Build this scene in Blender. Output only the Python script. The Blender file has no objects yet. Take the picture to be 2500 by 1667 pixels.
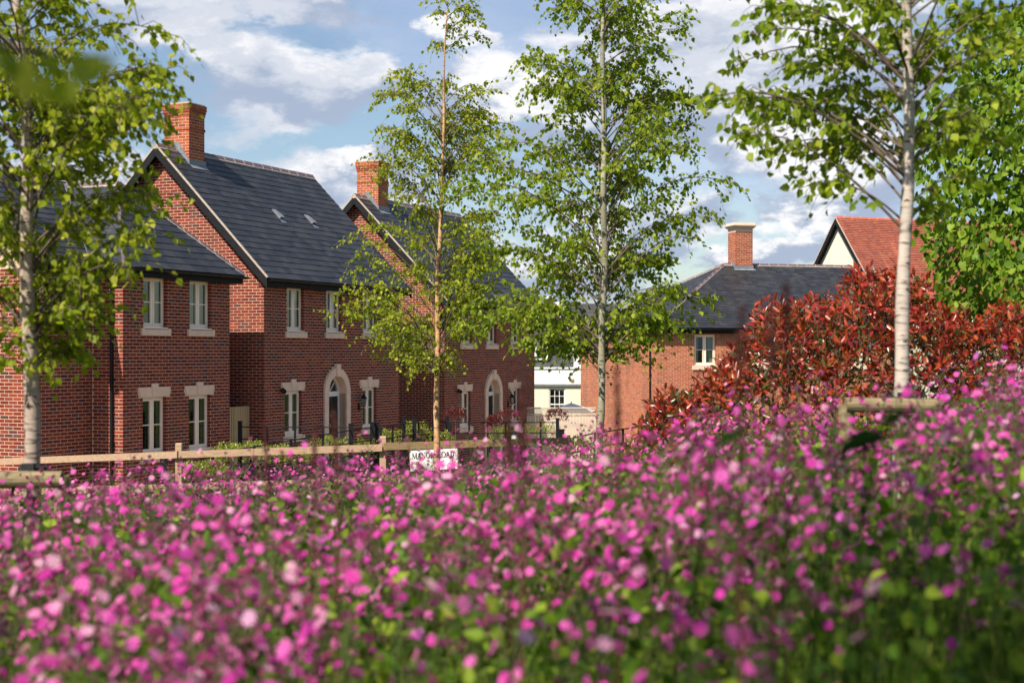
import bpy, math, random
import numpy as np
from mathutils import Vector, Matrix
R_ = random.Random(11)
NP = np.random.default_rng(5)
SC = bpy.context.scene
COL = SC.collection
PI = math.pi

# ------------------------------------------------------------------ camera
CAMZ, FPX, CX, CY = 3.4, 3600.0, 1250.0, 858.0
cam_d = bpy.data.cameras.new('camera')
cam = bpy.data.objects.new('camera', cam_d); COL.objects.link(cam)
cam.location = (0, 0, CAMZ); cam.rotation_euler = (PI/2, 0, 0)
cam_d.sensor_width = 36; cam_d.lens = 36*FPX/2500; cam_d.shift_y = (CY-833.5)/2500
cam_d.clip_start = 0.05; cam_d.clip_end = 3000
cam_d.dof.use_dof = True; cam_d.dof.focus_distance = 28; cam_d.dof.aperture_fstop = 3.6
cam_d.dof.aperture_blades = 9
SC.camera = cam

# ------------------------------------------------------------------ light
SUN_EL = math.radians(49)
SUN_TRAVEL = Vector((0.60*math.cos(SUN_EL), 0.80*math.cos(SUN_EL), -math.sin(SUN_EL)))
sun_d = bpy.data.lights.new('sun', 'SUN'); sun_d.energy = 5.0; sun_d.angle = math.radians(0.5)
sun_d.color = (1.0, 0.93, 0.82)
sun = bpy.data.objects.new('sun', sun_d); COL.objects.link(sun)
sun.rotation_euler = SUN_TRAVEL.to_track_quat('-Z', 'Y').to_euler(); sun.location = (-20, -26, 40)

world = bpy.data.worlds.new('World'); SC.world = world; world.use_nodes = True
def build_world():
    nt = world.node_tree; nt.nodes.clear(); N = nt.nodes; L = nt.links
    out = N.new('ShaderNodeOutputWorld'); bg = N.new('ShaderNodeBackground'); L.new(bg.outputs[0], out.inputs[0])
    sky = N.new('ShaderNodeTexSky'); sky.sky_type = 'NISHITA'; sky.sun_disc = False
    sky.sun_elevation = SUN_EL; sky.sun_rotation = math.atan2(-0.60, -0.80) % (2*PI)
    sky.air_density = 1.0; sky.dust_density = 0.6; sky.ozone_density = 1.6
    bg.inputs['Strength'].default_value = 0.056
    tc = N.new('ShaderNodeTexCoord')
    def val(op, a, b=None, c=None, clamp=False):
        m = N.new('ShaderNodeMath'); m.operation = op; m.use_clamp = clamp
        for i, v in enumerate((a, b, c)):
            if v is None: continue
            if isinstance(v, (int, float)): m.inputs[i].default_value = v
            else: L.new(v, m.inputs[i])
        return m.outputs[0]
    def noise(vec, scale, detail, rough=0.55):
        n = N.new('ShaderNodeTexNoise'); n.inputs['Scale'].default_value = scale
        n.inputs['Detail'].default_value = detail; n.inputs['Roughness'].default_value = rough
        L.new(vec, n.inputs['Vector']); return n
    def smooth(v, a, b):
        m = N.new('ShaderNodeMapRange'); m.interpolation_type = 'SMOOTHERSTEP'
        m.inputs['From Min'].default_value = a; m.inputs['From Max'].default_value = b
        L.new(v, m.inputs['Value']); return m.outputs[0]
    d = tc.outputs['Generated']
    # the clouds drift in long flat shapes: squeeze the vertical before sampling
    mp = N.new('ShaderNodeMapping'); mp.inputs['Scale'].default_value = (1, 1, 2.1); L.new(d, mp.inputs['Vector'])
    warp = noise(mp.outputs[0], 11, 8, 0.6)
    wsub = N.new('ShaderNodeVectorMath'); wsub.operation = 'SUBTRACT'; L.new(warp.outputs['Color'], wsub.inputs[0]); wsub.inputs[1].default_value = (.5, .5, .5)
    wsc = N.new('ShaderNodeVectorMath'); wsc.operation = 'SCALE'; wsc.inputs['Scale'].default_value = 0.20; L.new(wsub.outputs[0], wsc.inputs[0])
    wadd = N.new('ShaderNodeVectorMath'); wadd.operation = 'ADD'; L.new(mp.outputs[0], wadd.inputs[0]); L.new(wsc.outputs[0], wadd.inputs[1])
    base = noise(mp.outputs[0], 3.3, 9, 0.62)
    thin = smooth(base.outputs['Fac'], 0.40, 0.60)
    puffs = [  # direction of each heap of cloud (x/y, z/y), its half width, its brightness share
        (-.158, .182, .060), (-.110, .172, .045), (-.200, .122, .035), (-.13, .240, .035), (-.03, .215, .03), (.08, .215, .05), (.12, .16, .05), (.19, .14, .05), (-.120, .118, .035), (-.096, .123, .030), (-.155, .108, .05),
        (.004, .175, .050), (.030, .145, .040), (.165, .205, .070), (.230, .200, .060), (.168, .062, .030), (.205, .072, .030), (.235, .105, .05), (.10, .09, .045),
        (-.075, .060, .05), (.04, .055, .05), (-.02, .04, .04), (-.21, .23, .05), (-.30, .10, .06)]
    acc = None; lift = None
    for u, v, r in puffs:
        c = Vector((u, 1, v)).normalized()
        dist = N.new('ShaderNodeVectorMath'); dist.operation = 'DISTANCE'
        L.new(wadd.outputs[0], dist.inputs[0]); dist.inputs[1].default_value = (c.x, c.y, c.z*2.1)
        m = val('SUBTRACT', 1.0, val('DIVIDE', dist.outputs['Value'], r*1.45), clamp=False)
        acc = m if acc is None else val('MAXIMUM', acc, m)
        c2 = Vector((u-.25*r, 1, v+.55*r)).normalized()
        d2 = N.new('ShaderNodeVectorMath'); d2.operation = 'DISTANCE'
        L.new(wadd.outputs[0], d2.inputs[0]); d2.inputs[1].default_value = (c2.x, c2.y, c2.z*2.1)
        m2_ = val('SUBTRACT', 1.0, val('DIVIDE', d2.outputs['Value'], r*1.42))
        lift = m2_ if lift is None else val('MAXIMUM', lift, m2_)
    puff = smooth(acc, 0.04, 0.46)
    # shading: sample the same heaps a little higher up - thick overhead means a grey base
    up = noise(wadd.outputs[0], 7.0, 5, 0.6)
    shade = val('ADD', val('MULTIPLY', smooth(up.outputs['Fac'], 0.36, 0.60), .55), .45)
    core = smooth(lift, 0.02, 0.50)
    bright = val('MULTIPLY', shade, core)
    white = N.new('ShaderNodeMixRGB'); white.inputs[1].default_value = (4.3, 5.1, 6.7, 1); white.inputs[2].default_value = (11.2, 11.0, 11.0, 1)
    L.new(bright, white.inputs[0])
    veil = N.new('ShaderNodeMixRGB'); veil.inputs[1].default_value = (4.2, 5.5, 8.2, 1); veil.inputs[2].default_value = (7.0, 7.8, 9.6, 1)
    L.new(smooth(noise(mp.outputs[0], 6, 6).outputs['Fac'], .35, .7), veil.inputs[0])
    tint = N.new('ShaderNodeMixRGB'); tint.blend_type = 'MULTIPLY'; tint.inputs[0].default_value = 1; tint.inputs[2].default_value = SKY_TINT
    L.new(sky.outputs[0], tint.inputs[1])
    m1 = N.new('ShaderNodeMixRGB'); L.new(tint.outputs[0], m1.inputs[1]); L.new(veil.outputs[0], m1.inputs[2])
    L.new(val('MULTIPLY', thin, 0.62), m1.inputs[0])
    m2 = N.new('ShaderNodeMixRGB'); L.new(m1.outputs[0], m2.inputs[1]); L.new(white.outputs[0], m2.inputs[2]); L.new(val('MULTIPLY', puff, 0.93), m2.inputs[0])
    L.new(m2.outputs[0], bg.inputs['Color'])
SKY_TINT = (1.25, 1.25, 1.25, 1)
build_world()
SC.view_settings.view_transform = 'Standard'; SC.view_settings.look = 'None'
SC.view_settings.gamma = 1; SC.view_settings.use_curve_mapping = False
SC.view_settings.exposure = 0.80
SC.cycles.use_denoising = True; SC.cycles.max_bounces = 8; SC.cycles.transparent_max_bounces = 12
SC.cycles.sample_clamp_indirect = 6; SC.cycles.caustics_reflective = False; SC.cycles.caustics_refractive = False

def at(px, py, Y):
    "point of the place seen at this spot of the photograph, Y metres ahead"
    return Vector(((px-CX)/FPX*Y, Y, CAMZ+(CY-py)/FPX*Y))

# ------------------------------------------------------------------ helpers
def tag(o, label=None, cat=None, group=None, kind=None):
    if label: o['label'] = label
    if cat: o['category'] = cat
    if group: o['group'] = group
    if kind: o['kind'] = kind
    return o
def empty(name, loc=(0, 0, 0), rz=0.0, label=None, cat=None, group=None, parent=None):
    o = bpy.data.objects.new(name, None); COL.objects.link(o); o.location = loc; o.rotation_euler = (0, 0, rz)
    o.empty_display_size = .2
    if parent: o.parent = parent
    return tag(o, label, cat, group)
def link(name, me, parent=None, kind=None):
    o = bpy.data.objects.new(name, me); COL.objects.link(o)
    if parent: o.parent = parent
    if kind: o['kind'] = kind
    return o

class MB:
    "collects faces and turns them into one mesh"
    def __init__(s): s.v = []; s.f = []; s.m = []; s.mats = []
    def mi(s, mat):
        if mat not in s.mats: s.mats.append(mat)
        return s.mats.index(mat)
    def face(s, pts, mat):
        b = len(s.v); s.v += [tuple(p) for p in pts]; s.f.append(tuple(range(b, b+len(pts)))); s.m.append(s.mi(mat))
    def solid(s, pts, faces, mat):
        b = len(s.v); s.v += [tuple(p) for p in pts]; k = s.mi(mat)
        for f in faces: s.f.append(tuple(b+i for i in f)); s.m.append(k)
    def box(s, a, b, mat, T=None):
        x0, y0, z0 = a; x1, y1, z1 = b
        p = [Vector(q) for q in ((x0,y0,z0),(x1,y0,z0),(x1,y1,z0),(x0,y1,z0),(x0,y0,z1),(x1,y0,z1),(x1,y1,z1),(x0,y1,z1))]
        if T: p = [T(q) for q in p]
        s.solid(p, ((0,3,2,1),(4,5,6,7),(0,1,5,4),(1,2,6,5),(2,3,7,6),(3,0,4,7)), mat)
    def prism(s, poly, vec, mat):
        "polygon (3D points) pushed along vec"
        n = len(poly); vec = Vector(vec)
        pts = [Vector(p) for p in poly] + [Vector(p)+vec for p in poly]
        fs = [tuple(range(n-1, -1, -1)), tuple(range(n, 2*n))] + [(i, (i+1) % n, n+(i+1) % n, n+i) for i in range(n)]
        s.solid(pts, fs, mat)
    def tube(s, pts, rads, mat, sides=6, cap=True):
        pts = [Vector(p) for p in pts]; b = len(s.v); k = s.mi(mat)
        ref = Vector((0.3, 0.2, 1)) if abs((pts[-1]-pts[0]).normalized().z) < .9 else Vector((1, 0.2, 0))
        for i, p in enumerate(pts):
            t = (pts[min(i+1, len(pts)-1)]-pts[max(i-1, 0)]).normalized()
            a = t.cross(ref).normalized(); c = t.cross(a)
            r = rads[i] if hasattr(rads, '__len__') else rads
            for j in range(sides):
                w = 2*PI*j/sides; s.v.append(tuple(p+a*(math.cos(w)*r)+c*(math.sin(w)*r)))
        for i in range(len(pts)-1):
            for j in range(sides):
                s.f.append((b+i*sides+j, b+i*sides+(j+1) % sides, b+(i+1)*sides+(j+1) % sides, b+(i+1)*sides+j)); s.m.append(k)
        if cap:
            s.f.append(tuple(b+j for j in range(sides-1, -1, -1))); s.m.append(k)
            e = b+(len(pts)-1)*sides; s.f.append(tuple(e+j for j in range(sides))); s.m.append(k)
    def mesh(s, name, smooth=False):
        me = bpy.data.meshes.new(name); me.from_pydata(s.v, [], s.f)
        for m in s.mats: me.materials.append(m)
        me.polygons.foreach_set('material_index', s.m)
        if smooth: me.polygons.foreach_set('use_smooth', [True]*len(s.f))
        me.update(); return me
    def build(s, name, parent=None, kind=None, smooth=False):
        return link(name, s.mesh(name, smooth), parent, kind)

def tri_mesh(name, V, F, MI, mats, smooth=False):
    me = bpy.data.meshes.new(name)
    me.vertices.add(len(V)); me.vertices.foreach_set('co', V.astype(np.float32).ravel())
    me.loops.add(len(F)*3); me.loops.foreach_set('vertex_index', F.astype(np.int32).ravel())
    me.polygons.add(len(F)); me.polygons.foreach_set('loop_start', np.arange(0, len(F)*3, 3, dtype=np.int32))
    me.polygons.foreach_set('material_index', MI.astype(np.int32))
    if smooth: me.polygons.foreach_set('use_smooth', np.ones(len(F), dtype=bool))
    for m in mats: me.materials.append(m)
    me.update(calc_edges=True); return me
def scatter(tv, tf, tm, M, T):
    "copies of a template: tv (n,3), tf (m,3), tm (m), M (k,3,3), T (k,3)"
    k, n = len(T), len(tv)
    V = (np.einsum('kij,nj->kni', M, tv)+T[:, None, :]).reshape(-1, 3)
    F = (tf[None]+(np.arange(k)*n)[:, None, None]).reshape(-1, 3)
    return V, F, np.tile(tm, k)
def join(parts):
    V = []; F = []; I = []; o = 0
    for v, f, i in parts:
        V.append(v); F.append(f+o); I.append(i); o += len(v)
    return np.concatenate(V), np.concatenate(F), np.concatenate(I)

# ------------------------------------------------------------------ materials
def nmat(name, rough=0.7, spec=0.4):
    m = bpy.data.materials.new(name); m.use_nodes = True; nt = m.node_tree
    b = nt.nodes['Principled BSDF']; b.inputs['Roughness'].default_value = rough
    b.inputs['Specular IOR Level'].default_value = spec
    return m, nt, b
def ramp(nt, fac, stops, interp='LINEAR'):
    r = nt.nodes.new('ShaderNodeValToRGB'); r.color_ramp.interpolation = interp
    e = r.color_ramp.elements
    while len(e) < len(stops): e.new(0.5)
    for i, (p, c) in enumerate(stops): e[i].position = p; e[i].color = (*c, 1)
    nt.links.new(fac, r.inputs[0]); return r.outputs[0]
def tex(nt, scale, detail=4, vec=None, rough=.55, stretch=None):
    n = nt.nodes.new('ShaderNodeTexNoise'); n.inputs['Scale'].default_value = scale; n.inputs['Detail'].default_value = detail
    n.inputs['Roughness'].default_value = rough
    if vec is None:
        vec = nt.nodes.new('ShaderNodeTexCoord').outputs['Object']
    if stretch:
        mp = nt.nodes.new('ShaderNodeMapping'); mp.inputs['Scale'].default_value = stretch; nt.links.new(vec, mp.inputs[0]); vec = mp.outputs[0]
    nt.links.new(vec, n.inputs['Vector']); return n.outputs['Fac']
def mathn(nt, op, a, b=None):
    m = nt.nodes.new('ShaderNodeMath'); m.operation = op
    for i, v in enumerate((a, b)):
        if v is None: continue
        if isinstance(v, (int, float)): m.inputs[i].default_value = v
        else: nt.links.new(v, m.inputs[i])
    return m.outputs[0]
def mixc(nt, fac, a, b, blend='MIX'):
    m = nt.nodes.new('ShaderNodeMixRGB'); m.blend_type = blend
    for i, v in ((0, fac), (1, a), (2, b)):
        if isinstance(v, (int, float)): m.inputs[i].default_value = v
        elif isinstance(v, tuple): m.inputs[i].default_value = (*v, 1) if len(v) == 3 else v
        else: nt.links.new(v, m.inputs[i])
    return m.outputs[0]
def bump(nt, b, h, strength=.4, dist=.01):
    n = nt.nodes.new('ShaderNodeBump'); n.inputs['Strength'].default_value = strength; n.inputs['Distance'].default_value = dist
    nt.links.new(h, n.inputs['Height']); nt.links.new(n.outputs[0], b.inputs['Normal'])
def piece_random(nt):
    g = nt.nodes.new('ShaderNodeNewGeometry'); o = nt.nodes.new('ShaderNodeObjectInfo')
    return mathn(nt, 'FRACT', mathn(nt, 'ADD', g.outputs['Random Per Island'], o.outputs['Random']))
def simple(name, col, rough=.6, var=.12, scale=6, spec=.4, bmp=0.0, stretch=None):
    m, nt, b = nmat(name, rough, spec)
    f = tex(nt, scale, 5, stretch=stretch)
    lo = tuple(c*(1-var) for c in col); hi = tuple(min(1, c*(1+var)) for c in col)
    nt.links.new(ramp(nt, f, [(.3, lo), (.7, hi)]), b.inputs['Base Color'])
    if bmp: bump(nt, b, f, bmp)
    return m
def brick_mat(name, tones, dark):
    m, nt, b = nmat(name, .85, .25)
    r = piece_random(nt)
    n = len(tones); stops = [(i/(n+1.2), t) for i, t in enumerate(tones)]+[(0.90, dark[0]), (0.955, dark[1])]
    c = ramp(nt, r, stops, 'CONSTANT')
    f = tex(nt, 28, 4); f2 = tex(nt, 90, 3); big = tex(nt, .8, 3)
    c = mixc(nt, mathn(nt, 'MULTIPLY', f, .75), c, tuple(x*.42 for x in tones[0]))
    c = mixc(nt, mathn(nt, 'MULTIPLY', mathn(nt, 'GREATER_THAN', f2, .64), .35), c, (.42, .20, .13))
    c = mixc(nt, mathn(nt, 'MULTIPLY', mathn(nt, 'GREATER_THAN', tex(nt, 1.1, 6, stretch=(1, 1, .4)), .56), .30), c, (.10, .035, .028))
    nt.links.new(c, b.inputs['Base Color']); bump(nt, b, f2, .5, .004); return m
M = {}
M['brick'] = brick_mat('red_brick', [(.20, .024, .014), (.26, .035, .018), (.15, .018, .013), (.31, .048, .022), (.21, .028, .020), (.33, .058, .024), (.24, .045, .036), (.17, .022, .014)], [(.06, .036, .045), (.12, .05, .06)])
M['brick_orange'] = brick_mat('orange_brick', [(.52, .15, .065), (.45, .115, .05), (.56, .18, .085), (.40, .10, .05), (.50, .13, .07)], [(.25, .08, .06), (.30, .10, .07)])
M['brick_chimney'] = brick_mat('chimney_brick', [(.40, .085, .035), (.46, .11, .045), (.34, .065, .035), (.50, .13, .05)], [(.22, .05, .04), (.28, .06, .04)])
M['mortar'] = simple('lime_mortar', (.60, .44, .30), .95, .12, 20, .1)
M['mortar_dark'] = simple('orange_mortar', (.62, .46, .33), .95, .12, 20, .1)
def slate_mat(name, tones, rough=.42):
    m, nt, b = nmat(name, rough, .5)
    c = ramp(nt, piece_random(nt), [(i/len(tones), t) for i, t in enumerate(tones)], 'CONSTANT')
    f = tex(nt, 2.2, 6); f2 = tex(nt, 30, 4)
    c = mixc(nt, mathn(nt, 'MULTIPLY', mathn(nt, 'SUBTRACT', f, .35), .55), c, (tones[0][0]*2.2, tones[0][1]*2.1, tones[0][2]*1.9))
    streak = tex(nt, 1.0, 5, stretch=(3.2, .35, .35))
    c = mixc(nt, mathn(nt, 'MULTIPLY', mathn(nt, 'GREATER_THAN', streak, .60), .14), c, (tones[0][0]*3.4+.02, tones[0][1]*3+.02, tones[0][2]*2.4+.02))
    nt.links.new(c, b.inputs['Base Color'])
    nt.links.new(mathn(nt, 'ADD', mathn(nt, 'MULTIPLY', f2, .25), rough-.12), b.inputs['Roughness'])
    bump(nt, b, f2, .25, .004); return m
M['slate'] = slate_mat('blue_slate', [(.020, .021, .025), (.027, .028, .032), (.014, .015, .019), (.034, .033, .036), (.022, .023, .027), (.018, .020, .026)], .5)
M['tile'] = slate_mat('clay_tile', [(.27, .075, .042), (.24, .062, .036), (.30, .09, .05), (.22, .058, .036), (.26, .075, .045), (.20, .06, .045)], .75)
M['tile_ridge'] = simple('red_ridge_clay', (.46, .10, .055), .6, .15, 9)
M['ridge'] = simple('purple_ridge_clay', (.115, .075, .085), .45, .25, 12, .5)
M['bed'] = simple('ridge_bedding', (.40, .33, .26), .9, .2, 14)
M['lead'] = simple('lead_flashing', (.17, .18, .20), .45, .3, 9, .5)
M['black'] = simple('black_plastic', (.008, .008, .009), .45, .2, 5, .25)
M['board_black'] = simple('black_painted_board', (.012, .012, .014), .7, .3, 7, .15)
M['iron'] = simple('black_iron', (.006, .006, .008), .6, .2, 8, .2)
M['stone'] = simple('cast_stone', (.74, .53, .40), .85, .10, 5, .2, .1)
M['frame'] = simple('cream_window_paint', (.86, .70, .57), .35, .03, 3, .5)
M['white'] = simple('white_paint', (.78, .77, .74), .5, .03, 3)
M['door'] = simple('black_gloss_door', (.015, .015, .017), .18, .1, 3, .6)
M['chrome'] = simple('brushed_chrome', (.7, .7, .72), .25, .05, 5, .8); M['chrome'].node_tree.nodes['Principled BSDF'].inputs['Metallic'].default_value = 1
M['render'] = simple('cream_render', (.72, .66, .50), .9, .04, 1.5, .1)
M['render_white'] = simple('white_render', (.80, .78, .74), .9, .04, 1.5, .1)
M['rail'] = simple('new_softwood', (.38, .25, .16), .8, .22, 7, .2, .15, (1, 9, 9))
M['rail_dark_shaded'] = simple('dark_shaded_softwood', (.27, .18, .09), .8, .25, 7, .2, .15, (1, 9, 9))  # different wood for one rail, with the shade on it put into the colour
M['post_end'] = simple('pale_cut_wood', (.66, .53, .38), .8, .15, 20)
M['gate_wood'] = simple('treated_fence_board', (.50, .35, .18), .8, .22, 6, .2, .15, (9, 9, 1))
M['fence_pale'] = simple('grey_fence_board', (.52, .42, .32), .85, .2, 5, .2, .1, (9, 9, 1))
M['stake'] = simple('round_stake_wood', (.20, .155, .085), .85, .35, 8, .2, .3, (1, 6, 6))
M['rubber'] = simple('black_rubber', (.015, .015, .015), .6, .2, 10)
M['curtain'] = simple('pale_curtain', (.62, .62, .58), .9, .1, 4, .1, 0, (14, 14, .6))
M['blind'] = simple('roller_blind', (.50, .56, .52), .8, .05, 3)
M['dark_room'] = simple('dark_room', (.03, .03, .03), .9)  # near-black colour put in for the unlit rooms behind the panes
M['sign'] = simple('sign_plate', (.80, .78, .74), .35, .04, 3, .5)
M['ink'] = simple('black_lettering', (.02, .02, .02), .5, .05)
M['ink_red'] = simple('red_lettering', (.45, .04, .05), .5, .05)
M['canvas'] = simple('grey_canvas', (.62, .62, .60), .8, .1, 3)
def glass_mat():
    m = bpy.data.materials.new('window_glass'); m.use_nodes = True; nt = m.node_tree; nt.nodes.clear()
    o = nt.nodes.new('ShaderNodeOutputMaterial'); mx = nt.nodes.new('ShaderNodeMixShader')
    t = nt.nodes.new('ShaderNodeBsdfTransparent'); t.inputs[0].default_value = (.72, .80, .76, 1)
    g = nt.nodes.new('ShaderNodeBsdfGlossy'); g.inputs['Roughness'].default_value = .03; g.inputs[0].default_value = (.9, .95, .95, 1)
    fr = nt.nodes.new('ShaderNodeLayerWeight'); fr.inputs[0].default_value = .5
    nt.links.new(mathn(nt, 'ADD', mathn(nt, 'MULTIPLY', mathn(nt, 'POWER', fr.outputs[1], 4.0), .9), .05), mx.inputs[0])
    nt.links.new(t.outputs[0], mx.inputs[1]); nt.links.new(g.outputs[0], mx.inputs[2]); nt.links.new(mx.outputs[0], o.inputs[0]); return m
M['glass'] = glass_mat()
def leaf_mat(name, tones, rough=.45, trans=.35, spec=.45, tmul=1.5):
    m, nt, b = nmat(name, rough, spec)
    r = piece_random(nt); n = len(tones)
    c = ramp(nt, r, [(i/max(1, n-1), t) for i, t in enumerate(tones)])
    f = tex(nt, 40, 2)
    c = mixc(nt, mathn(nt, 'MULTIPLY', f, .35), c, tuple(x*.5 for x in tones[0]))
    nt.links.new(c, b.inputs['Base Color'])
    t = nt.nodes.new('ShaderNodeBsdfTranslucent'); ct = mixc(nt, 1.0, c, (tmul, tmul, tmul*.7), 'MULTIPLY'); nt.links.new(ct, t.inputs[0])
    mx = nt.nodes.new('ShaderNodeMixShader'); mx.inputs[0].default_value = trans
    o = [x for x in nt.nodes if x.type == 'OUTPUT_MATERIAL'][0]
    nt.links.new(b.outputs[0], mx.inputs[1]); nt.links.new(t.outputs[0], mx.inputs[2]); nt.links.new(mx.outputs[0], o.inputs[0]); return m
M['birch_leaf'] = leaf_mat('birch_leaf', [(.10, .16, .008), (.19, .27, .012), (.15, .23, .010), (.30, .37, .022), (.42, .44, .05)], .5, .46, .18, 1.8)
M['birch_leaf_b'] = leaf_mat('young_birch_leaf', [(.14, .18, .008), (.24, .30, .012), (.19, .25, .010), (.36, .40, .022), (.48, .46, .05)], .5, .46, .18, 1.8)
M['lime_leaf'] = leaf_mat('lime_leaf', [(.05, .11, .008), (.11, .20, .012), (.18, .28, .018), (.27, .36, .03)], .5, .38, .2)
M['photinia_red'] = leaf_mat('photinia_red_leaf', [(.13, .010, .012), (.40, .032, .020), (.27, .018, .014), (.58, .09, .03), (.34, .11, .014), (.50, .05, .035)], .28, .3, .6, 1.3)
M['photinia_green'] = leaf_mat('photinia_green_leaf', [(.03, .035, .01), (.07, .09, .015), (.12, .06, .012), (.10, .13, .02)], .3, .25, .6)
M['maroon_leaf'] = leaf_mat('maroon_leaf', [(.08, .012, .015), (.14, .02, .02), (.2, .04, .03)], .4, .3, .5)
M['hedge_leaf'] = leaf_mat('euonymus_leaf', [(.16, .20, .02), (.24, .28, .03), (.32, .33, .05), (.10, .15, .02)], .35, .35, .5)
M['grass'] = leaf_mat('meadow_grass', [(.025, .055, .005), (.05, .11, .008), (.10, .18, .014), (.26, .29, .05)], .6, .30, .12)
M['weed'] = leaf_mat('meadow_leaf', [(.025, .06, .005), (.06, .13, .008), (.13, .23, .014), (.30, .38, .03)], .55, .38, .15)
M['stem'] = simple('campion_stem', (.075, .085, .022), .6, .4, 9)
M['calyx'] = leaf_mat('campion_calyx', [(.08, .012, .025), (.13, .02, .045), (.08, .05, .02)], .6, .2, .3)
def petal_mat():
    m = leaf_mat('campion_petal', [(.50, .03, .29), (.88, .07, .48), (.94, .20, .58), (.76, .05, .42), (.98, .55, .70)], .7, .38, .1, 1.25)
    nt = m.node_tree; b = nt.nodes['Principled BSDF']; src = b.inputs['Base Color'].links[0].from_socket
    g = nt.nodes.new('ShaderNodeNewGeometry'); n = nt.nodes.new('ShaderNodeTexNoise'); n.inputs['Scale'].default_value = 1.6; n.inputs['Detail'].default_value = 3; nt.links.new(g.outputs['Position'], n.inputs['Vector'])
    sx = nt.nodes.new('ShaderNodeSeparateXYZ'); nt.links.new(g.outputs['Position'], sx.inputs[0])
    f = mathn(nt, 'ADD', mathn(nt, 'MULTIPLY', mathn(nt, 'SUBTRACT', n.outputs['Fac'], .55), 3.6), mathn(nt, 'MULTIPLY', sx.outputs[0], .14)); f = mathn(nt, 'MINIMUM', mathn(nt, 'MAXIMUM', f, 0.0), .7)
    c = mixc(nt, f, src, mixc(nt, 1.0, src, (.62, .9, 1.15), 'MULTIPLY')); nt.links.new(c, b.inputs['Base Color']); return m
M['petal'] = petal_mat()
M['straw'] = leaf_mat('dry_stalk', [(.32, .24, .12), (.42, .34, .2)], .7, .3, .3)
M['dock'] = leaf_mat('dock_seed', [(.10, .03, .025), (.16, .05, .035), (.08, .02, .02)], .7, .25, .3)
M['dock_blade'] = leaf_mat('dock_blade', [(.012, .035, .004), (.018, .045, .006)], .9, .12, .05)
def bark_mat(name, pale, dark, tan=None):
    m, nt, b = nmat(name, .75, .3)
    f = tex(nt, 5, 6, stretch=(1.2, 1.2, .5)); l = tex(nt, 9, 5, stretch=(1.2, 1.2, 7.0)); s = tex(nt, 2.6, 3, stretch=(1, 1, 2.2))
    c = ramp(nt, f, [(.3, tuple(x*.62 for x in pale)), (.5, pale), (.75, tan or tuple(min(1, x*1.15) for x in pale))])
    c = mixc(nt, ramp(nt, l, [(.56, (0, 0, 0)), (.63, (.8, .8, .8))]), c, dark)
    c = mixc(nt, ramp(nt, s, [(.60, (0, 0, 0)), (.66, (1, 1, 1))]), c, dark)
    nt.links.new(c, b.inputs['Base Color']); bump(nt, b, l, .4, .01); return m
M['bark'] = bark_mat('silver_birch_bark', (.44, .37, .31), (.07, .05, .04), (.56, .46, .39))
M['bark_pink'] = bark_mat('pinkish_birch_bark', (.36, .27, .21), (.05, .035, .03), (.50, .40, .33))
M['bark_grey'] = bark_mat('grey_birch_bark', (.27, .25, .17), (.06, .05, .035), (.42, .38, .29))
M['bark_tan'] = bark_mat('tan_birch_bark', (.50, .27, .13), (.12, .06, .03), (.62, .42, .25))
M['twig'] = simple('dark_twig', (.10, .070, .05), .7, .3, 12)

# ------------------------------------------------------------------ the ground
def sstep(a, b, x):
    t = min(1, max(0, (x-a)/(b-a))); return t*t*(3-2*t)
def interp(x, xs, ys):
    return float(np.interp(x, xs, ys))
def ground(X, Y):
    b = interp(Y, [-20, 0, 4, 7, 11, 17, 19.5, 24, 30, 36, 48, 60, 4000], [2.3, 2.33, 2.30, 2.21, 1.88, 1.27, 1.10, .55, .30, .15, -.35, -.8, -.8])
    k = 1-sstep(15, 26, Y)
    side = (.165*max(0, X)-.02*max(0, X-4)*1.0 if X > 0 else .06*X) if abs(X) < 8 else (1.2 if X > 0 else -.48)
    return b+side*k
def build_ground():
    xs = sorted(set([round(-8+.5*i, 2) for i in range(33)]+[-1200, -500, -200, -90, -50, -30, -20, -14, -10, 10, 14, 20, 30, 50, 90, 200, 500, 1200]))
    ys = sorted(set([round(-3+.5*i, 2) for i in range(60)]+[-400, -100, -40, -15, -6, 28, 30, 33, 36, 40, 48, 60, 80, 110, 160, 260, 500, 1000, 2500]))
    V = [(x, y, ground(x, y)+(0.02*math.sin(x*3.1)*math.cos(y*2.3) if abs(x) < 9 else 0)) for y in ys for x in xs]
    n = len(xs); F = [(j*n+i, j*n+i+1, (j+1)*n+i+1, (j+1)*n+i) for j in range(len(ys)-1) for i in range(n-1)]
    me = bpy.data.meshes.new('ground'); me.from_pydata(V, [], F)
    m, nt, b = nmat('grassy_soil', .95, .1)
    c = ramp(nt, tex(nt, 1.3, 8), [(.3, (.035, .05, .012)), (.55, (.06, .085, .02)), (.75, (.08, .07, .035))])
    nt.links.new(c, b.inputs['Base Color']); me.materials.append(m)
    for p in me.polygons: p.use_smooth = True
    o = link('ground', me, kind='structure')
build_ground()

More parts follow.
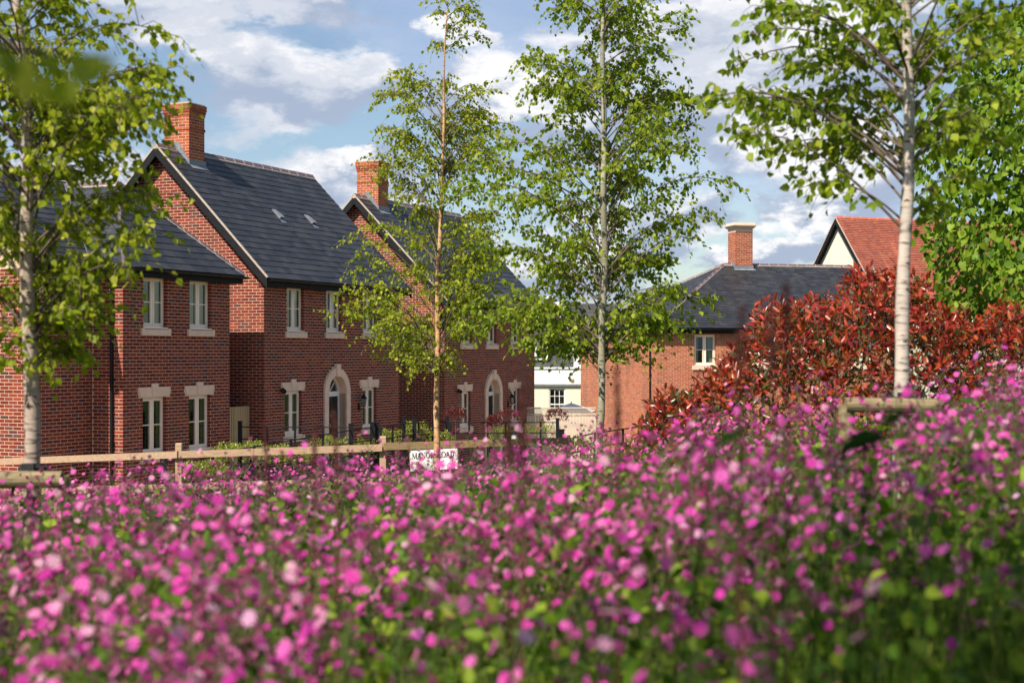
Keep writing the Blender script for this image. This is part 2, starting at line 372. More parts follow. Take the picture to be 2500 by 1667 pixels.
# ------------------------------------------------------------------ house pieces
D1 = Vector((.406, .914)).normalized()
def street(name, d0, d1, col, z, spk):
    V = []; F = []; ns, nd = 60, 6
    for j in range(nd+1):
        for i in range(ns+1):
            s_ = -26+78*i/ns; d = d0+(d1-d0)*j/nd; x = -6.09+D1.x*s_-D1.y*d; y = 36.2+D1.y*s_+D1.x*d; V.append((x, y, ground(x, y)+z))
    n = ns+1; F = [(j*n+i, j*n+i+1, (j+1)*n+i+1, (j+1)*n+i) for j in range(nd) for i in range(ns)]
    me = bpy.data.meshes.new(name); me.from_pydata(V, [], F); me.materials.append(simple(name+'_surface', col, .9, .18, spk, .2, .2)); link(name, me, kind='structure')
street('garden_gravel', -5.0, 1.2, (.25, .19, .14), .03, 30); street('pavement', -6.8, -5.02, (.30, .25, .21), .05, 8); street('road', -13, -6.82, (.10, .09, .085), -.02, 20)
RZ = math.atan2(D1.y, D1.x)
BL, BH, BJ = .213, .063, .012
PITCH = BH+BJ
class Face:
    "a wall plane in house space: o + u*U + z, outward normal n"
    def __init__(s, o, u, n): s.o = Vector(o); s.u = Vector((u[0], u[1], 0)); s.n = Vector((n[0], n[1], 0))
    def p(s, U, z, N=0): return s.o+s.u*U+s.n*N+Vector((0, 0, z))
    def T(s): return lambda q: s.p(q.x, q.z, q.y)
def cut(iv, holes):
    out = [iv]
    for a, b in holes:
        nx = []
        for c, d in out:
            if b <= c or a >= d: nx.append((c, d)); continue
            if a > c: nx.append((c, a))
            if b < d: nx.append((b, d))
        out = nx
    return [(a, b) for a, b in out if b-a > .025]
def brick_list(ext, z0, z1, holes):
    "ext(z) -> (lo, hi); holes: (u0,u1,z0,z1) rectangles"
    res = []; k0 = math.ceil(z0/PITCH); k1 = int(z1/PITCH)
    for k in range(k0, k1):
        a, b = k*PITCH, k*PITCH+BH
        lo, hi = ext(b)
        if hi-lo < .05: continue
        hs = [(h[0], h[1]) for h in holes if h[2] < b-.012 and h[3] > a+.012]
        for (c, d) in cut((lo, hi), hs):
            off = (k % 2)*.1125; i = math.floor((c-off)/.225)
            while True:
                s0 = off+i*.225; s1 = s0+BL; i += 1
                if s0 >= d: break
                e0, e1 = max(s0, c), min(s1, d)
                if e1-e0 > .02: res.append((e0, e1, a, b, e1-e0 > BL-.002))
    return res
BRICK_ME = {}
def brick_mesh(mat):
    if mat not in BRICK_ME:
        mb = MB(); mb.box((-BL/2, -.03, -BH/2), (BL/2, .0025, BH/2), M[mat]); BRICK_ME[mat] = mb.mesh('brick')
    return BRICK_ME[mat]
def lay_bricks(root, jobs, mat, zmin=1.0, limit=300):
    "jobs: (Face, list). Nearest whole bricks become parts, the rest one joined part"
    mw = Matrix.Translation(root.location) @ Matrix.Rotation(root.rotation_euler.z, 4, 'Z')
    full = []
    for fi, (F, lst) in enumerate(jobs):
        for bi, b in enumerate(lst):
            if b[4] and b[2]+root.location.z > zmin:
                w = mw @ F.p((b[0]+b[1])/2, (b[2]+b[3])/2)
                px = CX+w.x/w.y*FPX
                full.append(((w-cam.location).length+(3 if px < 20 else 0)+R_.random()*.4, fi, bi))
    full.sort(); chosen = set((f, b) for _, f, b in full[:limit])
    me = brick_mesh(mat); rest = MB()
    for fi, (F, lst) in enumerate(jobs):
        rz = math.atan2(F.u.y, F.u.x)
        flip = F.u.x*F.n.y-F.u.y*F.n.x < 0
        for bi, (a, b, z0, z1, _) in enumerate(lst):
            pr = R_.uniform(-.0012, .0012)
            if (fi, bi) in chosen:
                o = link('brick', me, root); o.location = F.p((a+b)/2, (z0+z1)/2, pr)
                o.rotation_euler = (0, 0, rz+(PI if flip else 0))
            else:
                P = [F.p(a, z0, .0025+pr), F.p(b, z0, .0025+pr), F.p(b, z1, .0025+pr), F.p(a, z1, .0025+pr), F.p(a, z0, -.01), F.p(b, z0, -.01), F.p(b, z1, -.01), F.p(a, z1, -.01)]
                rest.solid(P, ((0,1,2,3),(0,4,5,1),(1,5,6,2),(2,6,7,3),(3,7,4,0)), M[mat])
    rest.build('brickwork', root, 'stuff')
def core_wall(mb, F, U0, U1, Z0, Z1, holes, mat, th=.28):
    us = sorted(set([U0, U1]+[h[0] for h in holes]+[h[1] for h in holes]))
    for a, b in zip(us[:-1], us[1:]):
        if b-a < 1e-5: continue
        m = (a+b)/2
        zs = cut((Z0, Z1), [(h[2], h[3]) for h in holes if h[0] < m < h[1]])
        for c, d in zs: mb.box((a, -th, c), (b, 0, d), mat, F.T())
def reveal_bricks(mb, F, hole, mat, depth=.09):
    u0, u1, z0, z1 = hole; k = math.ceil(z0/PITCH)
    while k*PITCH+BH < z1:
        a, b = k*PITCH, k*PITCH+BH
        mb.box((u0-.002, -depth, a), (u0+.006, .0, b), mat, F.T()); mb.box((u1-.006, -depth, a), (u1+.002, .0, b), mat, F.T()); k += 1

def window(root, F, u0, u1, z0, z1, curtain=None, lights=2, back=.085):
    T = F.T(); fw = .05; mb = MB(); m = M['frame']
    y0, y1 = -back-.07, -back
    mb.box((u0, y0, z0+.03), (u0+fw, y1, z1), m, T); mb.box((u1-fw, y0, z0+.03), (u1, y1, z1), m, T)
    mb.box((u0+fw, y0, z1-fw), (u1-fw, y1, z1), m, T); mb.box((u0+fw, y0, z0+.03), (u1-fw, y1, z0+.03+fw), m, T)
    mb.box((u0+.002, y0, z0), (u1-.002, .03, z0+.03), m, T)
    mid = (u0+u1)/2
    if lights == 2: mb.box((mid-.03, y0, z0+.03+fw), (mid+.03, y1-.004, z1-fw), m, T)
    o = mb.build('window', root)
    spans = [(u0+fw, mid-.03), (mid+.03, u1-fw)] if lights == 2 else [(u0+fw, u1-fw)]
    for i, (a, b) in enumerate(spans):
        cs = MB(); cw = .042; zz0, zz1 = z0+.03+fw, z1-fw; p = y1+(.012 if i == 0 else .006)
        cs.box((a, y1-.03, zz0), (a+cw, p, zz1), m, T); cs.box((b-cw, y1-.03, zz0), (b, p, zz1), m, T)
        cs.box((a+cw, y1-.03, zz0), (b-cw, p, zz0+cw), m, T); cs.box((a+cw, y1-.03, zz1-cw), (b-cw, p, zz1), m, T)
        zm = (zz0+zz1)/2; cs.box((a+cw, y1-.03, zm-.011), (b-cw, p-.006, zm+.011), m, T)
        cs.build('casement', o)
        g = MB(); g.box((a+cw, y1-.024, zz0+cw), (b-cw, y1-.02, zz1-cw), M['glass'], T); g.build('pane', o)
    if curtain:
        c = MB()
        if curtain in ('blind', 'both'):
            c.box((u0+fw, y0-.03, z1-.36), (u1-fw, y0-.02, z1), M['blind'], T); c.build('blind', o); c = MB()
        if curtain in ('curtain', 'both', 'full'):
            w = (u1-u0); spans = [(u0-.02, u0+w*.3), (u1-w*.28, u1+.02)] if curtain != 'full' else [(u0-.02, u1+.02)]
            for a, b in spans:
                n = max(4, int((b-a)/.035)); pts = [(a+(b-a)*i/n, y0-.10+(.018 if i % 2 else -.018)) for i in range(n+1)]
                for (xa, ya), (xb, yb) in zip(pts[:-1], pts[1:]):
                    c.face([F.p(xa, z0, ya), F.p(xb, z0, yb), F.p(xb, z1, yb), F.p(xa, z1, ya)], M['curtain'])
            c.build('curtain', o)
    return o
def stone_sill(root, F, u0, u1, zt, h=.15):
    mb = MB(); T = F.T()
    mb.box((u0-.09, -.08, zt-h), (u1+.09, .055, zt-.022), M['stone'], T)
    P = [F.p(u0-.012, zt-.022, .055), F.p(u1+.012, zt-.022, .055), F.p(u1+.012, zt-.002, -.08), F.p(u0-.012, zt-.002, -.08)]
    mb.face(P, M['stone'])
    mb.box((u0-.088, -.08, zt-.024), (u0-.012, .05, zt+.008), M['stone'], T); mb.box((u1+.012, -.08, zt-.024), (u1+.088, .05, zt+.008), M['stone'], T)
    mb.build('stone_sill', root)
def lintel(root, F, u0, u1, zb, h=.215):
    mb = MB(); a = u0-.06; b = u1+.06; d = .085; m = (u0+u1)/2; kb, kt = .085, .115
    def wedge(pts, proud):
        mb2 = MB(); mb2.prism([F.p(u, z, -.10) for u, z in pts], F.n*(.10+proud), M['stone']); return mb2
    lt = wedge([(a, zb), (m-kb-.002, zb), (m-kt-.002, zb+h), (a-d, zb+h)], .012).build('lintel', root)
    wedge([(m+kb+.002, zb), (b, zb), (b+d, zb+h), (m+kt+.002, zb+h)], .012).build('lintel_half', lt)
    wedge([(m-kb, zb-.0), (m+kb, zb-.0), (m+kt, zb+h+.08), (m-kt, zb+h+.08)], .026).build('keystone', lt)

def arch_door(root, F, uc, zf, zs, hi=.47, ho=.67, number=None):
    "stone surround with arched head, fanlight and panelled door"
    nseg = 18
    def path(r, zoff=0):
        pts = [(uc-r, zf)]+[(uc-r*math.cos(PI*i/nseg), zs+(r+.02)*math.sin(PI*i/nseg)) for i in range(nseg+1)]+[(uc+r, zf)]
        return pts
    I, O = path(hi), path(ho)
    def ring(i0, i1, name, parent):
        mb = MB()
        for k in range(i0, i1):
            a, b, c, d = I[k], I[k+1], O[k+1], O[k]
            mb.face([F.p(*d, .05), F.p(*a, .05), F.p(*b, .05), F.p(*c, .05)], M['stone'])
            mb.face([F.p(*a, .05), F.p(*a, -.20), F.p(*b, -.20), F.p(*b, .05)], M['stone'])
            mb.face([F.p(*d, .05), F.p(*c, .05), F.p(*c, -.05), F.p(*d, -.05)], M['stone'])
        return mb.build(name, parent)
    sur = ring(0, 1, 'door_surround', root)
    ring(1, 1+nseg//2, 'arch_stone', sur); ring(1+nseg//2, nseg+1, 'arch_stone', sur); ring(nseg+1, nseg+2, 'jamb', sur)
    k = MB(); k.prism([F.p(uc-.07, zs+hi-.01, -.02), F.p(uc+.07, zs+hi-.01, -.02), F.p(uc+.115, zs+ho+.12, -.02), F.p(uc-.115, zs+ho+.12, -.02)], F.n*.105, M['stone']); k.build('keystone', sur)
    jn = MB()
    for s in (-1, 1): jn.box((uc+s*(hi+ho)/2-.1, .04, zs-.006), (uc+s*(hi+ho)/2+.1, .0505, zs+.006), M['mortar'], F.T())
    jn.build('mortar_joint', sur)
    T = F.T(); fr = MB(); m = M['white']; w = .055; y0, y1 = -.26, -.19
    fr.box((uc-hi-.01, y0, zf), (uc-hi+w, y1, zs+.06), m, T); fr.box((uc+hi-w, y0, zf), (uc+hi+.01, y1, zs+.06), m, T)
    fr.box((uc-hi+w, y0, zs-.07), (uc+hi-w, y1, zs+.0), m, T); fr.box((uc-hi+w, y0, zs), (uc+hi-w, y1+.02, zs+.06), m, T)
    for i in range(nseg):
        a0 = PI*i/nseg; a1 = PI*(i+1)/nseg; zz = zs+.02
        q = [(uc-(hi+.02)*math.cos(a0), zz+(hi+.03)*math.sin(a0)), (uc-(hi+.02)*math.cos(a1), zz+(hi+.03)*math.sin(a1)), (uc-(hi-w)*math.cos(a1), zz+(hi-w)*math.sin(a1)), (uc-(hi-w)*math.cos(a0), zz+(hi-w)*math.sin(a0))]
        fr.prism([F.p(*p, y0) for p in q], F.n*(y1-y0), m)
    frame = fr.build('door_frame', root)
    for a in (PI*.25, PI*.5, PI*.75):
        g = MB(); d = Vector((-math.cos(a), math.sin(a))); n = Vector((d.y, -d.x))*.011
        q = [Vector((uc, zs+.05))+n, Vector((uc, zs+.05))-n, Vector((uc, zs+.05))+d*(hi-w)-n, Vector((uc, zs+.05))+d*(hi-w)+n]
        g.prism([F.p(p.x, p.y, y0+.02) for p in q], F.n*.03, m); g.build('glazing_bar', frame)
    gp = MB(); poly = [F.p(uc-(hi-w)*math.cos(PI*i/12), zs+.06+(hi-w-.02)*math.sin(PI*i/12), y0+.012) for i in range(13)]; gp.prism(poly, F.n*.005, M['glass']); gp.build('pane', frame)
    dr = MB(); dz0, dz1 = zf, zs-.07; du0, du1 = uc-hi+w, uc+hi-w
    dr.box((du0, y0+.005, dz0), (du1, y1-.022, dz1), M['door'], T)
    door = dr.build('door', root)
    H = dz1-dz0; W = du1-du0
    for cx_ in (.28, .72):
        for (a, b) in ((.08, .38), (.46, .72), (.80, .94)):
            p = MB(); p.box((du0+W*(cx_-.15), y1-.022, dz0+H*a), (du0+W*(cx_+.15), y1-.012, dz0+H*b), M['door'], T); p.build('door_panel', door)
    lb = MB(); lb.box((uc-.13, y1-.02, dz0+H*.42), (uc+.13, y1-.006, dz0+H*.455), M['chrome'], T); lb.build('letterbox', door)
    kn = MB(); kn.tube([F.p(uc, dz0+H*.745, y1-.02), F.p(uc, dz0+H*.745, y1+.02)], .018, M['chrome'], 8); kn.build('knocker', door)
    if number:
        nb = MB(); h = .085; u_, z_ = uc-.028, dz0+H*.60; yy = y1-.008
        seq = [(0, .8), (.15, .97), (.5, 1), (.85, .9), (.95, .68), (.7, .42), (.2, .14), (0, 0), (1, 0)]
        for (a, b), (c, d) in zip(seq[:-1], seq[1:]):
            p = Vector((u_+a*.055, z_+b*h)); q = Vector((u_+c*.055, z_+d*h)); n = (q-p).normalized(); n = Vector((-n.y, n.x))*.007
            nb.prism([F.p(*(p+n), yy), F.p(*(q+n), yy), F.p(*(q-n), yy), F.p(*(p-n), yy)], F.n*.004, M['chrome'])
        nb.build('door_number', door)
def lantern(root, F, u, z):
    m = M['iron']; T = F.T(); mb = MB()
    mb.box((u-.035, 0, z-.16), (u+.035, .025, z+.04), m, T)
    o = mb.build('wall_lantern', root)
    a = MB(); a.tube([F.p(u, z-.08, .02), F.p(u, z-.14, .07), F.p(u, z-.13, .14), F.p(u, z-.05, .16)], .012, m, 6); a.build('bracket', o)
    g = MB()
    def ringp(r, zz): return [F.p(u+r*math.cos(PI*i/3), zz, .16+r*math.sin(PI*i/3)) for i in range(6)]
    A, B = ringp(.045, z-.04), ringp(.075, z+.16)
    for i in range(6): g.face([A[i], A[(i+1) % 6], B[(i+1) % 6], B[i]], M['glass'])
    g.build('lantern_glass', o)
    c = MB()
    for i in range(6): c.tube([A[i], B[i]], .006, m, 4)
    C = ringp(.10, z+.16); Dp = ringp(.05, z+.24); E = ringp(.012, z+.29)
    c.solid(C+Dp+E, [tuple(range(5, -1, -1))]+[(i, (i+1) % 6, 6+(i+1) % 6, 6+i) for i in range(6)]+[(6+i, 6+(i+1) % 6, 12+(i+1) % 6, 12+i) for i in range(6)]+[(12, 13, 14, 15, 16, 17)], m)
    c.tube([F.p(u, z+.28, .16), F.p(u, z+.34, .16)], [.012, .004], m, 6); c.solid(ringp(.045, z-.04)+ringp(.015, z-.08), [(i, (i+1) % 6, 6+(i+1) % 6, 6+i) for i in range(6)], m)
    c.build('lantern_cage', o)
def flood_lamp(root, F, u, z):
    mb = MB(); T = F.T()
    mb.box((u-.03, 0, z-.04), (u+.03, .05, z+.04), M['black'], T); o = mb.build('wall_spotlight', root)
    h = MB(); h.tube([F.p(u-.03, z+.03, .05), F.p(u-.14, z-.02, .16)], [.05, .065], M['black'], 10); h.build('lamp_head', o)

SLATE_ME = {}
def slate_roof(root, o, u, s, urange, V, e, w, mat, limit=300, th=.011, name='slate', stuff='slating', sel=None, hexp=1.0):
    """o: point on the eave, u: unit along the eave, s: unit up the slope, urange(v)->(lo,hi), V slope length, e exposure, w slate width"""
    o, u, s = Vector(o), Vector(u).normalized(), Vector(s).normalized()
    n = u.cross(s).normalized()
    if n.z < 0: n = -n
    rows = int(V/e)+1; key = (mat, e, w, tuple(round(x, 3) for x in u), tuple(round(x, 3) for x in s)); lst = []
    mw = Matrix.Translation(root.location) @ Matrix.Rotation(root.rotation_euler.z, 4, 'Z')
    g = .006; t1 = th*2.1; hv = e*1.08
    for r in range(rows):
        v0 = r*e; v1 = min(v0+hv, V)
        if v1-v0 < .03: continue
        lo, hi = urange(v0); lo1, hi1 = urange(v1)
        k = math.floor(min(lo, lo1)/w)-1; off = (r % 2)*w/2
        while True:
            a = off+k*w; b = a+w-g; k += 1
            if a > max(hi, hi1): break
            a0, b0 = max(a, lo), min(b, hi); a1, b1 = max(a, lo1), min(b, hi1)
            if b0 < a0: a0 = b0 = min(max(a, lo), hi)
            if b1 < a1: a1 = b1 = min(max((a+b)/2, lo1), hi1)
            if (b0-a0)+(b1-a1) < .05: continue
            whole = abs((b0-a0)-(w-g)) < 1e-4 and abs((b1-a1)-(w-g)) < 1e-4 and abs(v1-v0-hv) < 1e-6
            wp = mw @ (o+u*((a+b)/2)+s*v0)
            lst.append([(wp-cam.location).length, whole, a0, b0, a1, b1, v0, v1])
    cand = sorted([i for i, q in enumerate(lst) if q[1] and (sel is None or sel(q))], key=lambda i: lst[i][0])[:limit]
    cs = set(cand)
    if key not in SLATE_ME:
        mb = MB(); P = [u*0+n*t1, u*(w-g)+n*t1, u*(w-g)+s*hv+n*th, s*hv+n*th, n*(t1-th), u*(w-g)+n*(t1-th), u*(w-g)+s*hv, s*hv]
        mb.solid(P, ((0,1,2,3),(0,4,5,1),(1,5,6,2),(2,6,7,3),(3,7,4,0),(4,7,6,5)), M[mat]); SLATE_ME[key] = mb.mesh(name)
    me = SLATE_ME[key]; rest = MB()
    for i, (dd, wh, a0, b0, a1, b1, v0, v1) in enumerate(lst):
        lift = R_.uniform(0, .005)
        if i in cs:
            q = link(name, me, root); q.location = o+u*a0+s*v0+n*lift
        else:
            t = n*(t1+lift)
            P = [o+u*a0+s*v0+t, o+u*b0+s*v0+t, o+u*b1+s*v1+n*(th+lift), o+u*a1+s*v1+n*(th+lift), o+u*a0+s*v0+n*(t1-th), o+u*b0+s*v0+n*(t1-th), o+u*b1+s*v1, o+u*a1+s*v1]
            rest.solid(P, ((0,1,2,3),(0,4,5,1),(1,5,6,2),(2,6,7,3),(3,7,4,0)), M[mat])
    if rest.f: rest.build(stuff, root, 'stuff')
def ridge_tiles(root, a, b, nrm1, nrm2, mat, step=.45, r=.13, bed=True, name='ridge_tile'):
    "angled tiles from a to b; nrm1/nrm2: downhill unit vectors of the two slopes"
    a, b = Vector(a), Vector(b); L = (b-a).length; t = (b-a)/L; n = max(1, round(L/step)); st = L/n
    d1, d2 = Vector(nrm1), Vector(nrm2); up = Vector((0, 0, 1)); side = t.cross(up).normalized()
    me = None
    for i in range(n):
        mb = MB(); l = st-.012; h = .035
        prof = [d1*r+up*.012, d1*(r*.55)+up*.02+up*.012, up*(h+.012), d2*(r*.55)+up*.02+up*.012, d2*r+up*.012]
        low = [p-up*.018 for p in prof]
        P = []
        for q in (prof, low):
            for x in (0, l): P += [p+t*x for p in q]
        fs = []
        for j in range(4): fs.append((j, j+1, 5+j+1, 5+j)); fs.append((10+j, 15+j, 15+j+1, 10+j+1))
        fs += [(0, 5, 15, 10), (4, 14, 19, 9)] + [(j, 10+j, 10+j+1, j+1) for j in range(4)] + [(5+j, 5+j+1, 15+j+1, 15+j) for j in range(4)]
        if me is None: mb.solid(P, fs, mat); me = mb.mesh(name)
        o = link(name, me, root); o.location = a+t*(st*i+.006)+up*R_.uniform(0, .004)
    if bed:
        mb = MB(); P = [d1*(r+.012)-up*.005, d1*(r+.012)+up*.014, up*.035, d2*(r+.012)+up*.014, d2*(r+.012)-up*.005]
        mb.prism([a+p for p in P], t*L, M['bed'])
        for i in range(n+1):
            q = [p+(p.normalized()*.0 if p.length else p)+up*.022 for p in (d1*(r+.006), d1*(r*.55)+up*.02, up*.04, d2*(r*.55)+up*.02, d2*(r+.006))]
            q2 = [p-up*.02 for p in q]
            x = a+t*(st*i-.008)
            mb.prism([x+p for p in q]+[x+p for p in reversed(q2)], t*.016, M['bed'])
        mb.build('ridge_mortar', root)
def gutter(root, p0, p1, out, r=.058, parts=True):
    "half round gutter from p0 to p1, out = horizontal unit away from the wall"
    p0, p1, out = Vector(p0), Vector(p1), Vector(out); t = (p1-p0).normalized(); L = (p1-p0).length; mb = MB()
    prof = [out*(r*math.cos(a))+Vector((0, 0, r*math.sin(a))) for a in [PI+PI*i/7 for i in range(8)]]
    inner = [p*.86 for p in prof][::-1]
    mb.prism([p0+p for p in prof+inner], t*L, M['black']); o = mb.build('gutter', root)
    n = max(1, int(L/.9))
    for i in range(n+1):
        q = MB(); pr = [p*1.14 for p in prof]; q.prism([p0+t*(L*i/n*.98)+p for p in pr+inner], t*.05, M['black']); q.build('gutter_bracket', o)
def chimney(root, cx_, cy_, wx, wy, z0, z1, mat, mortar, roofz, cap=None, band=True):
    "brick stack; faces laid course by course with corbels near the top"
    mb = MB(); n = int((z1-z0)/PITCH); z1 = z0+n*PITCH
    mb.box((cx_-wx/2+.002, cy_-wy/2+.002, z0), (cx_+wx/2-.002, cy_+wy/2-.002, z1-.01), M[mortar])
    core = mb.build('chimney', root); bk = MB(); parts = []
    for k in range(n):
        fromtop = n-1-k; d = 0
        if cap is None:
            d = {0: .045, 1: .045, 2: .03, 3: .015}.get(fromtop, 0)
            if band and fromtop == 8: d = .018
        x0, x1, y0, y1 = cx_-wx/2-d, cx_+wx/2+d, cy_-wy/2-d, cy_+wy/2+d
        za = z0+k*PITCH; zb = za+BH
        if d: bk.box((x0+.006, y0+.006, za-.004), (x1-.006, y1-.006, zb+.006), M[mortar])
        for (ax, A0, A1) in (('x', x0, x1), ('y', y0, y1)):
            off = (k % 2)*.1125
            p = A0; first = True
            while p < A1-.02:
                ln = BL if not first else (BL if (k % 2) ^ (ax == 'y') else .1025)
                q = min(p+ln, A1); first = False
                if A1-q < .05: q = A1
                for s in (0, 1):
                    if ax == 'x':
                        yy = (y0, y0+.05) if s == 0 else (y1-.05, y1)
                        bk.box((p, yy[0], za), (q, yy[1], zb), M[mat])
                    else:
                        xx = (x0-.001, x0+.05) if s == 0 else (x1-.05, x1+.001)
                        bk.box((xx[0], p+.001, za+.0005), (xx[1], q-.001, zb-.0005), M[mat])
                p = q+BJ
    bk.build('brickwork', core, 'stuff')
    if cap is None:
        t = MB(); t.box((cx_-wx/2-.02, cy_-wy/2-.02, z1-.012), (cx_+wx/2+.02, cy_+wy/2+.02, z1+.02), M['bed']); t.build('flaunching', core)
    else:
        zc = z1-.008
        for i, (d, h) in enumerate(((.0, .16), (.05, .05), (.09, .05), (.15, .06), (.07, .07))):
            t = MB(); t.box((cx_-wx/2-d-.003, cy_-wy/2-d-.003, zc), (cx_+wx/2+d+.003, cy_+wy/2+d+.003, zc+h), M['stone']); t.build('cap_stone', core); zc += h
    return core
def roof_vent(root, p, u, s, w=.17, l=.30):
    p, u, s = Vector(p), Vector(u).normalized(), Vector(s).normalized(); n = u.cross(s); n = n if n.z > 0 else -n
    mb = MB(); b = p+n*.02
    P = [b-u*w/2, b+u*w/2, b+u*w/2+s*l, b-u*w/2+s*l]; Q = [b-u*w/2+n*.07, b+u*w/2+n*.07, b+u*w/2+s*l+n*.015, b-u*w/2+s*l+n*.015]
    mb.solid(P+Q, ((0,3,2,1),(4,5,6,7),(0,1,5,4),(1,2,6,5),(2,3,7,6),(3,0,4,7)), M['lead']); o = mb.build('roof_vent', root)
    fl = MB(); b = p+n*.021; fl.solid([b-u*(w/2+.01)-s*.15, b+u*(w/2+.01)-s*.15, b+u*(w/2+.01), b-u*(w/2+.01), b-u*(w/2+.01)-s*.15+n*.005, b+u*(w/2+.01)-s*.15+n*.005, b+u*(w/2+.01)+n*.005, b-u*(w/2+.01)+n*.005], ((4,5,6,7),(0,1,5,4),(1,2,6,5),(3,0,4,7)), M['lead']); fl.build('vent_flashing', o)
def downpipe(root, F, u, z0, z1, out=.055):
    mb = MB(); mb.tube([F.p(u, z0, out), F.p(u, z1-.35, out)], .036, M['black'], 10)
    mb.tube([F.p(u, z1-.35, out), F.p(u, z1-.12, .2), F.p(u, z1, .2)], .036, M['black'], 10)
    o = mb.build('downpipe', root)
    for z in np.arange(z0+.9, z1-.5, 1.4):
        c = MB(); c.tube([F.p(u, z-.03, out), F.p(u, z+.03, out)], .045, M['black'], 10); c.box((u-.06, 0, z-.02), (u+.06, .03, z+.02), M['black'], F.T()); c.build('pipe_clip', o)

